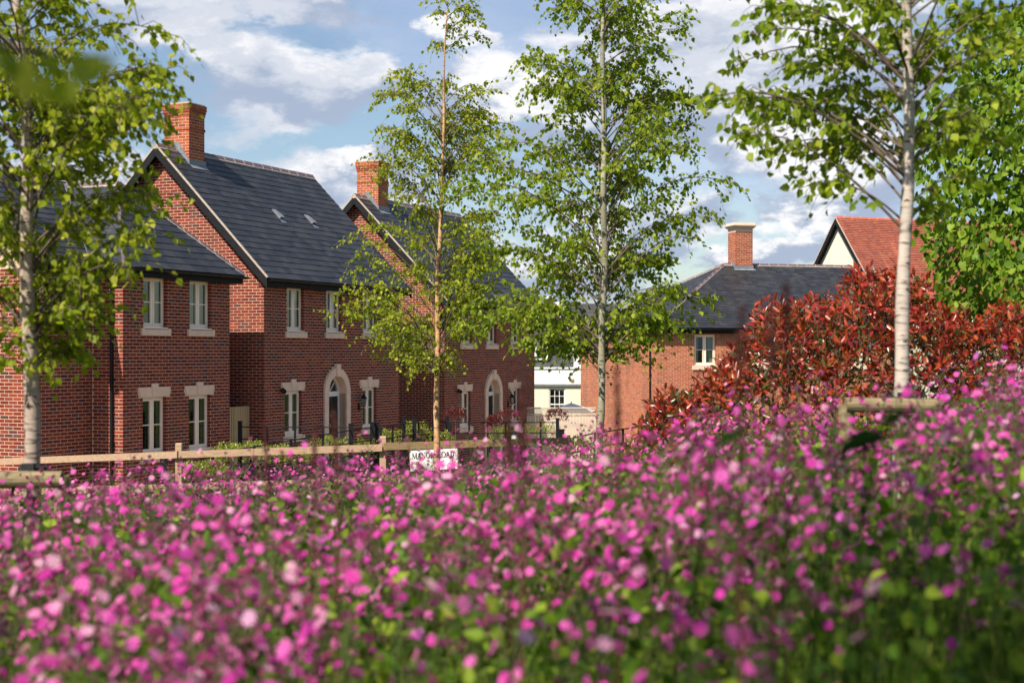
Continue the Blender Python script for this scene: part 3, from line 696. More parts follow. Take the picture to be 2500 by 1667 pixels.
# ------------------------------------------------------------------ gabled brick house (two alike)
def gabled_house(name, label, origin, z, L, dx, group, door_no, curtains):
    root = empty(name, (origin[0], origin[1], z), RZ, label, 'house', group)
    W = 6.1; EZ = 5.2; OH = .27; RY = W/2; RZt = 8.60; rise = RZt-EZ; run = RY+OH; sl = rise/run; zb = -.9
    FR = Face((0, 0, 0), (1, 0), (0, -1)); GB = Face((0, 0, 0), (0, 1), (-1, 0))
    up = [(1.03+dx, 1.83+dx), (2.93+dx, 3.71+dx), (4.88+dx, 5.66+dx)]; low = [(.93+dx, 1.73+dx), (4.85+dx, 5.63+dx)]
    uz = (3.90, 5.05); lz = (1.26, 2.41); uc = 3.46+dx
    holes = [(a, b, *uz) for a, b in up]+[(a, b, *lz) for a, b in low]
    door_hole = (uc-.47, uc+.47, .15, 2.74)
    core = MB(); core_wall(core, FR, 0, L, zb, EZ-.02, holes+[door_hole], M['mortar'])
    def gz(y): return min(EZ+(y+OH)*sl, EZ+(W+OH-y)*sl)-.10
    core.prism([(0, .28, zb), (0, W, zb), (0, W, gz(W)), (0, RY, gz(RY)), (0, .28, gz(.28))], (.28, 0, 0), M['mortar'])
    core.prism([(L, .28, zb), (L, W, zb), (L, W, gz(W)), (L, RY, gz(RY)), (L, .28, gz(.28))], (-.28, 0, 0), M['mortar'])
    core.box((.28, W-.28, zb), (L-.28, W, EZ), M['mortar'])
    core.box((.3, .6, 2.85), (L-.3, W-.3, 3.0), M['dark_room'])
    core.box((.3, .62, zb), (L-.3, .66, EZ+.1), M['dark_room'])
    core.build('wall', root)
    bh = [(a, b, c-.15, d) for a, b, c, d in holes[:3]]
    bh = []
    for a, b, c, d in holes: bh.append((a, b, c, d)); bh.append((a-.09, b+.09, c-.15, c+.004))
    for a, b in low: m_ = (a+b)/2; bh += [(a-.145, b+.145, 2.41, 2.52), (a-.17, b+.17, 2.50, 2.625), (m_-.115, m_+.115, 2.62, 2.705)]
    bh.append((uc-.66, uc+.66, -1, 2.27))
    for i in range(10):
        z0 = 2.27+i*.075; r = .69; h = z0-2.27+.04
        if h < r: w_ = math.sqrt(r*r-h*h)-.015; bh.append((uc-w_, uc+w_, z0, z0+.075))
    bh.append((uc-.115, uc+.115, 2.9, 3.055))
    jobs = [(FR, brick_list(lambda zz: (0, L), zb, EZ-.03, bh))]
    def gext(zz):
        y0 = (zz+.10-EZ)/sl-OH; return (max(.002, y0), min(W, W-y0))
    jobs.append((GB, brick_list(gext, zb, RZt-.15, [])))
    lay_bricks(root, jobs, 'brick')
    rb = MB()
    for h in holes: reveal_bricks(rb, FR, h, M['brick'])
    rb.build('reveal_brickwork', root, 'stuff')
    for i, (a, b) in enumerate(up): window(root, FR, a, b, *uz, curtain=curtains[i]); stone_sill(root, FR, a, b, uz[0])
    for i, (a, b) in enumerate(low): window(root, FR, a, b, *lz, curtain=curtains[3+i]); stone_sill(root, FR, a, b, lz[0]); lintel(root, FR, a, b, lz[1])
    arch_door(root, FR, uc, .15, 2.27, number=door_no)
    lantern(root, FR, uc+1.18, 1.95); flood_lamp(root, FR, .80+dx, 2.42)
    # roof
    VO = .26; sv = Vector((0, run, rise)); SLn = sv.length; s = sv/SLn; sb = Vector((0, -run, rise))/SLn
    ul = MB(); t = .03
    A = [(-VO, -OH, EZ), (L+VO, -OH, EZ), (L+VO, RY, RZt), (-VO, RY, RZt)]
    B = [(-VO, W+OH, EZ), (-VO, RY, RZt), (L+VO, RY, RZt), (L+VO, W+OH, EZ)]
    nrm = Vector((0, -rise, run)).normalized(); nb_ = Vector((0, rise, run)).normalized()
    ul.prism([Vector(p)-nrm*.045 for p in A], nrm*.043, M['board_black']); ul.prism([Vector(p)-nb_*.045 for p in B], nb_*.043, M['slate'])
    ul.build('roof', root)
    slate_roof(root, (-VO, -OH-.02, EZ-.02*sl), (1, 0, 0), s, lambda v: (0, L+2*VO), SLn+.01, .218, .305, 'slate', sel=lambda q: True)
    slate_roof(root, (L+VO, W+OH+.02, EZ-.02*sl), (-1, 0, 0), sb, lambda v: (0, L+2*VO), SLn+.01, .218, .61, 'slate', limit=0)
    # verges: light undercloak strip and black barge boards
    for (x, tag_) in ((-VO, 0), (L+VO, 1)):
        ex = -.022 if tag_ == 0 else .0
        for (y0, yr, ss) in ((-OH, RY, 1), (W+OH, RY, -1)):
            sgn = 1 if ss > 0 else -1
            a = Vector((x+ex, y0, EZ)); b = Vector((x+ex, yr, RZt))
            st = MB(); n_ = nrm if ss > 0 else nb_
            st.prism([a-n_*.012, b-n_*.012, b+n_*.026, a+n_*.026], (.045, 0, 0), M['bed']); 
            if tag_ == 0: st.build('verge_mortar', root)
            bb = MB(); dn = Vector((0, 0, -1))
            bb.prism([a+dn*.02, b+dn*.02, b+dn*.27, a+dn*.27+Vector((0, 0, 0))], (.028, 0, 0), M['board_black'])
            g = bb.build('bargeboard', root); g.location.x = .004
            if tag_ == 0:
                so = MB(); so.prism([a+dn*.10+Vector((.03, 0, 0)), b+dn*.10+Vector((.03, 0, 0)), b+dn*.13+Vector((.03, 0, 0)), a+dn*.13+Vector((.03, 0, 0))], (VO+.01, 0, 0), M['board_black']); so.build('verge_soffit', root)
    fb = MB(); fb.box((-VO+.02, -OH+.02, EZ-.20), (L+VO-.02, -OH+.045, EZ-.035), M['board_black']); fb.box((-VO+.03, -OH+.047, EZ-.20), (L+VO-.03, .0, EZ-.18), M['board_black']); fb.build('fascia', root)
    gutter(root, (-VO+.03, -OH-.045, EZ-.03), (L+VO-.03, -OH-.045, EZ-.03), (0, -1, 0))
    chx = .92
    ridge_tiles(root, (-VO-.02, RY, RZt+.02), (chx-.42, RY, RZt+.02), -s, -sb, M['ridge'])
    ridge_tiles(root, (chx+.36, RY, RZt+.02), (L+VO, RY, RZt+.02), -s, -sb, M['ridge'])
    chimney(root, chx, RY, .66, .78, RZt-.55, 9.82, 'brick_chimney', 'mortar', None)
    fl = MB(); zc = RZt-.45*sl
    fl.box((chx-.36, RY-.42, zc-.08), (chx+.36, RY-.39, zc+.19), M['lead'])
    fl.prism([(chx-.348, RY-.41, zc-.03), (chx-.348, RY, RZt-.02), (chx-.348, RY+.41, zc-.03), (chx-.348, RY+.41, zc+.14), (chx-.348, RY+.06, RZt+.19), (chx-.348, RY-.06, RZt+.19), (chx-.348, RY-.41, zc+.14)], (.02, 0, 0), M['lead'])
    ap = Vector((chx-.36, RY-.42, RZt-.42*sl)); fl.prism([ap+nrm*.022, ap+Vector((.72, 0, 0))+nrm*.022, ap+Vector((.72, 0, 0))-s*.14+nrm*.03, ap-s*.14+nrm*.03], nrm*.005, M['lead'])
    fl.build('lead_flashing', root)
    eo = Vector((0, -OH, EZ))
    for (vx, vv) in ((2.97, 2.42), (4.58, 2.40)):
        roof_vent(root, eo+Vector((vx, 0, 0))+s*vv, (1, 0, 0), s, .20, .36)
    return root
H2O = (-6.09, 36.2)
h2 = gabled_house('brick_house', 'red brick gabled house in mid row with black arched front door and tall chimney', H2O, 0.0, 6.95, 0, 'matching gabled brick houses', True, ['blind', 'full', 'curtain', 'curtain', 'blind'])
h3 = gabled_house('brick_house', 'farther gabled red brick house behind the middle birch with half hidden slate roof', (-2.09, 45.6), -.27, 7.1, .15, 'matching gabled brick houses', False, ['curtain', 'curtain', 'blind', 'curtain', 'curtain'])
down = Face((0, 0, 0), (1, 0), (0, -1))

# ------------------------------------------------------------------ nearest house with hipped wing
def hipped_house():
    s0 = 5.35; o = (H2O[0]-D1.x*s0, H2O[1]-D1.y*s0)
    root = empty('brick_house', (*o, 0), RZ, 'nearest red brick house at the left with hipped slate roof and black downpipe', 'house')
    Wd = 3.9; MBk = .81; ML = -1.9; EZ = 5.2; zb = -.9; OH = .25; MD = 6.2
    FR = Face((0, 0, 0), (1, 0), (0, -1)); SD = Face((0, 0, 0), (0, 1), (-1, 0)); MN = Face((ML, MBk, 0), (1, 0), (0, -1)); LE = Face((ML, MBk, 0), (0, 1), (-1, 0))
    up = [(.68, 1.50), (2.33, 3.15)]; low = [(.66, 1.48), (2.31, 3.13)]; uz = (3.90, 5.03); lz = (1.15, 2.41)
    holes = [(a, b, *uz) for a, b in up]+[(a, b, *lz) for a, b in low]
    core = MB(); core_wall(core, FR, 0, Wd, zb, EZ, holes, M['mortar'])
    core.box((0, .28, zb), (.28, MBk+.28, EZ), M['mortar']); core.box((Wd-.28, .28, zb), (Wd, MD, EZ), M['mortar'])
    core.box((ML, MBk, zb), (0, MBk+.28, EZ), M['mortar']); core.box((ML, MBk+.28, zb), (ML+.28, MD, EZ), M['mortar']); core.box((ML+.28, MD-.28, zb), (Wd-.28, MD, EZ), M['mortar'])
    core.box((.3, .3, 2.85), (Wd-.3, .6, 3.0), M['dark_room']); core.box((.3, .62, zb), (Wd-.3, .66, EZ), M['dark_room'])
    core.build('wall', root)
    bh = []
    for a, b, c, d in holes: bh.append((a, b, c, d)); bh.append((a-.09, b+.09, c-.15, c+.004))
    for a, b in low: m_ = (a+b)/2; bh += [(a-.145, b+.145, 2.41, 2.52), (a-.17, b+.17, 2.50, 2.625), (m_-.115, m_+.115, 2.62, 2.705)]
    jobs = [(FR, brick_list(lambda z: (0, Wd), zb, EZ-.03, bh)), (SD, brick_list(lambda z: (.001, MBk-.01), zb, EZ-.03, [])),
            (MN, brick_list(lambda z: (0, -ML-.008), zb, EZ-.03, [])), (LE, brick_list(lambda z: (.001, MD-MBk), zb, EZ-.03, []))]
    lay_bricks(root, jobs, 'brick', zmin=1.2)
    RT = Face((Wd, 0, 0), (0, 1), (1, 0))
    rb = MB()
    for a, b, z0, z1, _ in brick_list(lambda z: (.001, MD), zb, EZ-.03, []):
        rb.box((a, -.01, z0), (b, .006, z1), M['brick'], RT.T())
    for h in holes: reveal_bricks(rb, FR, h, M['brick'])
    rb.build('reveal_brickwork', root, 'stuff')
    for i, (a, b) in enumerate(up): window(root, FR, a, b, *uz, curtain=('curtain', 'full')[i]); stone_sill(root, FR, a, b, uz[0])
    for a, b in low: window(root, FR, a, b, *lz, curtain=None); stone_sill(root, FR, a, b, lz[0]); lintel(root, FR, a, b, lz[1])
    # roof: hipped wing in front of a ridge parallel to the street
    ax, ay, az = 1.95, 1.70, 7.25; my = 3.4; mz = 7.42; me_ = MBk-OH; msl = (mz-EZ)/(my-me_); vy = me_+(az-EZ)/msl
    P = dict(fl=Vector((-OH, -OH, EZ)), fr=Vector((Wd+OH, -OH, EZ)), ap=Vector((ax, ay, az)), rb=Vector((ax, vy, az)), vl=Vector((-OH, me_, EZ)), vr=Vector((Wd+OH, 5.2, EZ)),
             ml=Vector((ML-OH, me_, EZ)), mrl=Vector((ML-OH, my, mz)), mrr=Vector((2.2, my, mz)), rbb=Vector((ax, 5.2, az)), vm=Vector((2.2, me_+1.9, EZ+1.9*msl)), bl=Vector((ML-OH, 2*my-me_, EZ)), br=Vector((2.2, 2*my-me_, EZ)))
    ul = MB(); dn = Vector((0, 0, -.012))
    def slab(keys, mat='board_black'): ul.prism([P[k]+dn for k in keys], (0, 0, -.05), M[mat])
    slab(('fl', 'fr', 'ap')); slab(('fl', 'ap', 'rb', 'vl')); slab(('fr', 'vr', 'rbb', 'ap'), 'slate'); slab(('ml', 'vl', 'rb', 'mrr', 'mrl')); slab(('bl', 'mrl', 'mrr', 'br'), 'slate')
    for x in (ML,): ul.prism([(x, MBk, EZ-.01), (x, my, mz-.08), (x, 2*my-MBk, EZ-.01)], (.28, 0, 0), M['mortar'])
    ul.build('roof', root)
    def plane_slates(eave0, u, top, urange_pts, lim):
        "eave point, along, a point at the top of the plane"
        u = Vector(u); d = Vector(top)-Vector(eave0); d -= u*d.dot(u); V = d.length; s = d/V
        slate_roof(root, Vector(eave0)-s*.02, u, s, lambda v: (interp(v/V, [0, 1], [urange_pts[0], urange_pts[1]]), interp(v/V, [0, 1], [urange_pts[2], urange_pts[3]])), V, .218, .305, 'slate', limit=lim)
    plane_slates(P['fl'], (1, 0, 0), P['ap'], (0, ax+OH, Wd+2*OH, ax+OH), 190)
    plane_slates(P['fl'], (0, 1, 0), P['ap'], (0, ay+OH, me_+OH, vy+OH), 40)
    plane_slates(P['ml'], (1, 0, 0), P['mrl'], (0, 0, -ML, -ML+(ax+OH)*(mz-EZ)/(az-EZ)), 70)
    sd = Vector((ax+OH, 0, az-EZ)).normalized(); sf = Vector((0, ay+OH, az-EZ)).normalized(); sr = Vector((-(Wd+OH-ax), 0, az-EZ)).normalized(); sm = Vector((0, my-me_, mz-EZ)).normalized()
    ridge_tiles(root, P['fr']+Vector((0, 0, .02)), P['ap']+Vector((0, 0, .03)), -sf, -sr, M['ridge'], r=.10)
    ridge_tiles(root, P['fl']+Vector((0, 0, .02)), P['ap']+Vector((0, 0, .03)), -sd, -sf, M['ridge'], r=.12, bed=False)
    ridge_tiles(root, P['ap']+Vector((0, 0, .03)), P['rb']+Vector((0, 0, .03)), -sd, -sr, M['ridge'])
    ridge_tiles(root, P['mrl']+Vector((0, 0, .02)), P['mrr']+Vector((0, 0, .02)), -sm, Vector((0, 1, -msl)).normalized(), M['ridge'])
    vl = MB(); a, b = P['vl']+Vector((0, 0, .03)), P['rb']+Vector((0, 0, .03)); vl.prism([a, a+Vector((-.09, 0, .02)), b+Vector((-.09, 0, .02)), b], (0, .02, .01), M['lead']); vl.build('valley_lead', root)
    fb = MB(); fb.box((-OH+.03, -OH+.02, EZ-.2), (Wd+OH-.03, -OH+.045, EZ-.035), M['board_black']); fb.box((-OH+.04, -OH+.047, EZ-.2), (Wd+OH-.04, 0, EZ-.18), M['board_black'])
    fb.box((-OH+.02, -OH+.05, EZ-.2), (-OH+.045, me_, EZ-.035), M['board_black']); fb.box((-OH+.047, 0, EZ-.2), (0, me_, EZ-.18), M['board_black'])
    fb.box((ML-OH, me_+.02, EZ-.2), (-OH, me_+.045, EZ-.035), M['board_black']); fb.box((ML-OH, me_+.047, EZ-.2), (0, MBk, EZ-.18), M['board_black'])
    fb.box((Wd+OH-.045, -OH+.05, EZ-.2), (Wd+OH-.02, 5, EZ-.035), M['board_black']); fb.box((Wd, 0, EZ-.2), (Wd+OH-.047, 5, EZ-.18), M['board_black'])
    fb.build('fascia', root)
    gutter(root, (-OH, -OH-.045, EZ-.03), (Wd+OH+.05, -OH-.045, EZ-.03), (0, -1, 0)); gutter(root, (-OH-.045, -OH, EZ-.03), (-OH-.045, me_, EZ-.03), (-1, 0, 0))
    gutter(root, (ML-OH, me_-.045, EZ-.03), (-OH-.1, me_-.045, EZ-.03), (0, -1, 0)); gutter(root, (Wd+OH+.045, -OH, EZ-.03), (Wd+OH+.045, 4.5, EZ-.03), (1, 0, 0))
    downpipe(root, SD, .26, zb, EZ-.05)
    return root
hipped_house()

# ------------------------------------------------------------------ house at the right, turned, with hipped end
def right_house():
    th = math.radians(15); root = empty('brick_house', (5.54, 56.3, 0), th, 'orange brick house on the right with grey slate roof and stone capped chimney', 'house')
    Lx, Wy, EZ, zb, OH = 10.5, 9.6, 4.30, -1.2, .25; h = Wy/2; RZt = 7.05
    FR = Face((0, 0, 0), (1, 0), (0, -1)); SD = Face((0, 0, 0), (0, 1), (-1, 0))
    wins = [(1.52, 2.41), (3.65, 4.54), (5.9, 6.79), (8.2, 9.09)]; wz = (2.85, 4.05); sw = (3.98, 4.50, 3.15, 3.85)
    lowz = (.25, 1.5)
    holes = [(a, b, *wz) for a, b in wins]; core = MB(); core_wall(core, FR, 0, Lx, zb, EZ, holes, M['mortar_dark']); core_wall(core, SD, .28, Wy, zb, EZ, [sw], M['mortar_dark'])
    core.prism([(Lx, .28, zb), (Lx, Wy, zb), (Lx, Wy, EZ), (Lx, h, RZt-.1), (Lx, .28, EZ)], (-.28, 0, 0), M['mortar_dark']); core.box((.28, Wy-.28, zb), (Lx-.28, Wy, EZ), M['mortar_dark'])
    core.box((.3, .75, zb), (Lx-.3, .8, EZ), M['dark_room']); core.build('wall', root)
    bh = []
    for a, b, c, d in holes: bh.append((a, b, c, d)); bh.append((a-.09, b+.09, c-.15, c+.004))
    lay_bricks(root, [(FR, brick_list(lambda z: (0, Lx), zb, EZ-.03, bh)), (SD, brick_list(lambda z: (.001, Wy), zb, EZ-.03, [sw, (sw[0]-.09, sw[1]+.09, sw[2]-.15, sw[2]+.004)]))], 'brick_orange', zmin=1.3)
    rb = MB()
    for q in holes: reveal_bricks(rb, FR, q, M['brick_orange'])
    reveal_bricks(rb, SD, sw, M['brick_orange']); rb.build('reveal_brickwork', root, 'stuff')
    for i, (a, b) in enumerate(wins): window(root, FR, a, b, *wz, curtain='curtain' if i < 2 else None); stone_sill(root, FR, a, b, wz[0])
    window(root, SD, *sw, curtain='full', lights=1); stone_sill(root, SD, sw[0], sw[1], sw[2])
    hy = h
    A = Vector((-OH, -OH, EZ)); B = Vector((Lx+OH, -OH, EZ)); C = Vector((Lx+OH, h, RZt)); Dd = Vector((hy, h, RZt)); E = Vector((-OH, Wy+OH, EZ)); G = Vector((Lx+OH, Wy+OH, EZ))
    ul = MB(); dn = Vector((0, 0, -.012))
    for ks in ((A, B, C, Dd), (A, Dd, E), (E, Dd, C, G)): ul.prism([k+dn for k in ks], (0, 0, -.05), M['board_black'])
    ul.build('roof', root)
    rise = RZt-EZ; run = h+OH; V = math.hypot(rise, run); s = Vector((0, run, rise))/V; s2 = Vector((hy+OH, 0, rise)).normalized(); V2 = math.hypot(hy+OH, rise); sb = Vector((0, -run, rise))/V
    slate_roof(root, A-s*.02, (1, 0, 0), s, lambda v: ((hy+OH)*v/V, Lx+2*OH), V, .20, .27, 'slate', limit=230)
    slate_roof(root, A-s2*.02, (0, 1, 0), s2, lambda v: ((h+OH)*v/V2, Wy+2*OH-(h+OH)*v/V2), V2, .20, .27, 'slate', limit=70)
    u3 = Vector((0, 0, .03))
    cx0 = 5.55
    ridge_tiles(root, Dd+u3, (cx0-.42, h, RZt+.03), -s, -sb, M['ridge']); ridge_tiles(root, (cx0+.42, h, RZt+.03), C+u3, -s, -sb, M['ridge'])
    ridge_tiles(root, A+u3, Dd+u3, -s2, -s, M['ridge'], r=.11); ridge_tiles(root, E+u3, Dd+u3, -s2, -sb, M['ridge'], r=.11)
    vm = MB(); n_ = Vector((0, -rise, run)).normalized(); vm.prism([B-n_*.03, C-n_*.03, C+n_*.03, B+n_*.03], (.05, 0, 0), M['bed']); vm.build('verge_mortar', root)
    chimney(root, cx0, h, .78, .78, RZt-.5, 8.44, 'brick_chimney', 'mortar_dark', None, cap=True)
    fl = MB(); zc = RZt-.40*rise/run
    fl.box((cx0-.42, h-.42, zc-.07), (cx0+.42, h-.39, zc+.17), M['lead']); ap = Vector((cx0-.48, h-.42, zc+.03)); fl.prism([ap, ap+Vector((.96, 0, 0)), ap+Vector((.96, 0, 0))-s*.16+n_*.01, ap-s*.16+n_*.01], n_*.006, M['lead'])
    fl.prism([(cx0-.40, h-.41, zc), (cx0-.40, h, RZt), (cx0-.40, h+.41, zc), (cx0-.40, h+.41, zc+.17), (cx0-.40, h, RZt+.2), (cx0-.40, h-.41, zc+.17)], (.02, 0, 0), M['lead']); fl.build('lead_flashing', root)
    for vx, vv in ((3.15, 2.5), (8.3, 2.6)): roof_vent(root, A+Vector((vx+OH, 0, 0))+s*vv, (1, 0, 0), s, .24, .34)
    fb = MB(); fb.box((-OH+.03, -OH+.02, EZ-.2), (Lx+OH-.03, -OH+.045, EZ-.035), M['board_black']); fb.box((-OH+.04, -OH+.047, EZ-.2), (Lx+OH-.04, 0, EZ-.18), M['board_black'])
    fb.box((-OH+.02, -OH+.05, EZ-.2), (-OH+.045, Wy+OH, EZ-.035), M['board_black']); fb.box((-OH+.047, 0, EZ-.2), (0, Wy+OH, EZ-.18), M['board_black']); fb.build('fascia', root)
    gutter(root, (-OH, -OH-.045, EZ-.03), (Lx+OH, -OH-.045, EZ-.03), (0, -1, 0)); gutter(root, (-OH-.045, -OH, EZ-.03), (-OH-.045, Wy+OH, EZ-.03), (-1, 0, 0))
    downpipe(root, SD, .63, zb, EZ-.05)
right_house()

# ------------------------------------------------------------------ house with the red tiled roof
def tiled_house():
    th = math.atan2(.39, .92); ux, uy = math.cos(th), math.sin(th)
    h = 3.9; ap = at(2050, 529, 66); o = (ap.x+h*uy, ap.y-h*ux)
    root = empty('tiled_house', (*o, 0), th, 'cream rendered house with steep red clay tiled roof behind the red bush', 'house')
    RZt = ap.z-.05; pit = 1.19; EZ = RZt-h*pit; OH = .2; Lx = 14; EZ2 = EZ-OH*pit
    core = MB()
    core.prism([(0, 0, -1.2), (0, 2*h, -1.2), (0, 2*h, EZ-.05), (0, h, RZt-.1), (0, 0, EZ-.05)], (.3, 0, 0), M['render'])
    core.prism([(Lx, 0, -1.2), (Lx, 2*h, -1.2), (Lx, 2*h, EZ-.05), (Lx, h, RZt-.1), (Lx, 0, EZ-.05)], (-.3, 0, 0), M['render'])
    core.box((.3, 0, -1.2), (Lx-.3, .3, EZ-.05), M['render']); core.box((.3, 2*h-.3, -1.2), (Lx-.3, 2*h, EZ-.05), M['render']); core.build('wall', root)
    run = h+OH; rise = RZt-EZ2; V = math.hypot(run, rise); s = Vector((0, run, rise))/V; sb = Vector((0, -run, rise))/V; VO = .22
    ul = MB(); dn = Vector((0, 0, -.012))
    ul.prism([Vector(p)+dn for p in ((-VO, -OH, EZ2), (Lx+VO, -OH, EZ2), (Lx+VO, h, RZt), (-VO, h, RZt))], (0, 0, -.07), M['tile']); ul.prism([Vector(p)+dn for p in ((-VO, 2*h+OH, EZ2), (-VO, h, RZt), (Lx+VO, h, RZt), (Lx+VO, 2*h+OH, EZ2))], (0, 0, -.07), M['tile'])
    ul.build('roof', root)
    slate_roof(root, (-VO, -OH, EZ2), (1, 0, 0), s, lambda v: (0, Lx+2*VO), V, .11, .165, 'tile', limit=0, th=.024, name='tile', stuff='tiling')
    ridge_tiles(root, (-VO, h, RZt+.02), (Lx+VO, h, RZt+.02), -s, -sb, M['tile_ridge'], r=.15)
    for y0, n_ in ((-OH, Vector((0, -rise, run)).normalized()), (2*h+OH, Vector((0, rise, run)).normalized())):
        a = Vector((-VO-.02, y0, EZ2)); b = Vector((-VO-.02, h, RZt)); d = Vector((0, 0, -1))
        v = MB(); v.prism([a-n_*.02, b-n_*.02, b+n_*.03, a+n_*.03], (.05, 0, 0), M['bed']); v.build('verge_mortar', root)
        bb = MB(); bb.prism([a+d*.04, b+d*.04, b+d*.30, a+d*.30], (.03, 0, 0), M['board_black']); g = bb.build('bargeboard', root); g.location.x = .004
        so = MB(); so.prism([a+d*.16+Vector((.035, 0, 0)), b+d*.16+Vector((.035, 0, 0)), b+d*.2+Vector((.035, 0, 0)), a+d*.2+Vector((.035, 0, 0))], (VO, 0, 0), M['board_black']); so.build('verge_soffit', root)
tiled_house()

# ------------------------------------------------------------------ white house in the gap
def white_house():
    Y = 70; root = empty('white_house', (0, Y, 0), 0, 'white and cream rendered house seen in the gap between the brick houses', 'house')
    F = Face((0, 0, 0), (1, 0), (0, -1)); zt, zc = 2.58, 1.86; sw = (1.75, 2.53, .45, 1.66)
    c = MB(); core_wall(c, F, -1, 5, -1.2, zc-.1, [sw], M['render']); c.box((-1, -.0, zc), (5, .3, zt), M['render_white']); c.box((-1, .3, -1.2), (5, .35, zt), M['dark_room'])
    c.build('wall', root)
    b = MB(); b.box((-1, -.10, zc-.1), (5, .3, zc), M['lead']); b.build('lead_band', root)
    cp = MB(); cp.box((-1, -.05, zt), (5, .35, zt+.07), M['white']); cp.build('coping', root)
    vt = MB(); vt.box((2.78, -.04, zc+.1), (2.94, .0, zc+.24), M['rail_dark_shaded']); vt.build('air_brick', root)
    T = F.T(); w = MB(); u0, u1, z0, z1 = sw; m = M['white']
    for q in (((u0, -.12, z0), (u0+.06, -.04, z1)), ((u1-.06, -.12, z0), (u1, -.04, z1)), ((u0+.06, -.12, z1-.06), (u1-.06, -.04, z1)), ((u0+.06, -.12, z0), (u1-.06, -.03, z0+.07)), ((u0+.06, -.11, z0+.42), (u1-.06, -.05, z0+.47))): w.box(*q, m, T)
    wn = w.build('sash_window', root)
    for k in (1, 2): g = MB(); x = u0+.06+(u1-u0-.12)*k/3; g.box((x-.012, -.10, z0+.07), (x+.012, -.06, z1-.06), m, T); g.build('glazing_bar', wn)
    g = MB(); g.box((u0+.06, -.10, z0+.82), (u1-.06, -.065, z0+.845), m, T); g.build('glazing_bar', wn)
    g = MB(); g.box((u0+.05, -.09, z0+.06), (u1-.05, -.085, z1-.05), M['glass'], T); g.build('pane', wn)
    s = Vector((0, 1.9, 3.1)); V = s.length; s.normalize()
    ul = MB(); ul.prism([(-1, .36, zt+.05), (5, .36, zt+.05), (5, 2.26, zt+3.15), (-1, 2.26, zt+3.15)], (0, .1, -.02), M['board_black']); ul.box((-1, 2.3, zt+3.0), (5, 6, zt+3.1), M['slate']); ul.build('roof', root)
    slate_roof(root, (-1, .34, zt+.06), (1, 0, 0), s, lambda v: (0, 6), V, .22, .3, 'slate', limit=0)
    dm = MB(); dm.box((.5, .45, zt+.35), (1.80, 1.7, zt+1.15), M['board_black']); dr = dm.build('dormer', root)
    t = MB(); t.box((.4, .3, zt+1.15), (1.95, 1.9, zt+1.24), M['lead']); t.build('dormer_roof', dr)
    wf = Face((0, .42, 0), (1, 0), (0, -1)); fw = MB(); a, b_, z0, z1 = .55, 1.71, zt+.42, zt+1.08
    for q in (((a, 0, z0), (a+.07, .03, z1)), ((b_-.07, 0, z0), (b_, .03, z1)), ((a+.07, 0, z0), (b_-.07, .03, z0+.08)), ((a+.07, 0, z1-.07), (b_-.07, .03, z1)), (((a+b_)/2-.05, 0, z0+.08), ((a+b_)/2+.05, .03, z1-.07))): fw.box(*q, M['white'], wf.T())
    wd = fw.build('dormer_window', dr)
    pn = MB(); pn.box((a+.07, .004, z0+.08), (b_-.07, .008, z1-.07), M['glass'], wf.T()); pn.build('pane', wd)
    # raking white parapet with coping and white chimney
    pr = MB(); pts = [(2.05, 5.75), (2.35, 5.75), (2.62, 5.0), (2.95, 4.0), (3.22, 3.2), (3.30, 2.6), (2.95, 2.6), (2.92, 3.1), (2.68, 3.9), (2.35, 4.8)]
    pr.prism([(x, .1, z) for x, z in pts], (0, .35, 0), M['render_white']); pr.build('parapet', root)
    ch = MB(); ch.box((1.42, 2.6, 4.9), (1.95, 3.3, 6.0), M['render_white']); ch.box((1.32, 2.5, 6.0), (2.05, 3.4, 6.12), M['white']); ch.box((.95, 1.5, 5.0), (1.3, 2.2, 5.35), M['render_white']); ch.build('chimney', root)
white_house()

# ------------------------------------------------------------------ fences, gates, rails
def board_fence():
    root = empty('garden_fence', (.5, 50, 0), 0, 'pale boarded garden fence with trellis top in the gap between the houses', 'fence')
    x = 0; me = None
    while x < 2.3:
        mb = MB(); mb.box((0, -.01, -.7), (.094, .012, 1.24), M['fence_pale'])
        if me is None: me = mb.mesh('board')
        o = link('board', me, root); o.location = (x, R_.uniform(0, .012), R_.uniform(-.01, .01)); x += .098
    r = MB(); r.box((0, -.03, 1.25), (2.35, .03, 1.29), M['fence_pale']); r.box((0, -.03, 1.47), (2.35, .03, 1.51), M['fence_pale']); r.build('rail', root)
    t = MB(); x = 0.0
    while x < 2.25:
        for d in (1, -1):
            a = Vector((x+(.0 if d > 0 else .10), -.012*d, 1.29)); b = Vector((x+(.10 if d > 0 else 0), -.012*d, 1.47)); t.tube([a, b], .008, M['fence_pale'], 4)
        x += .05
    t.build('trellis', root, 'stuff')
board_fence()
def parasol():
    root = empty('parasol', (2.25, 56, 0), 0, 'grey garden parasol top showing above the boarded fence', 'parasol')
    mb = MB(); n = 8; top = Vector((0, 0, 1.45)); rim = [Vector((.95*math.cos(2*PI*i/n+.2), .95*math.sin(2*PI*i/n+.2), 1.16)) for i in range(n)]
    for i in range(n):
        mb.face([rim[i], rim[(i+1) % n], top], M['canvas']); mb.face([rim[i]-Vector((0, 0, .06)), rim[(i+1) % n]-Vector((0, 0, .06)), rim[(i+1) % n], rim[i]], M['canvas'])
    mb.build('canopy', root); p = MB(); p.tube([(0, 0, -.6), (0, 0, 1.5)], .02, M['iron'], 8); p.build('pole', root)
    for i in range(n): r = MB(); r.tube([top-Vector((0, 0, .03)), rim[i]-Vector((0, 0, .02))], .008, M['iron'], 4); r.build('rib', root)
parasol()
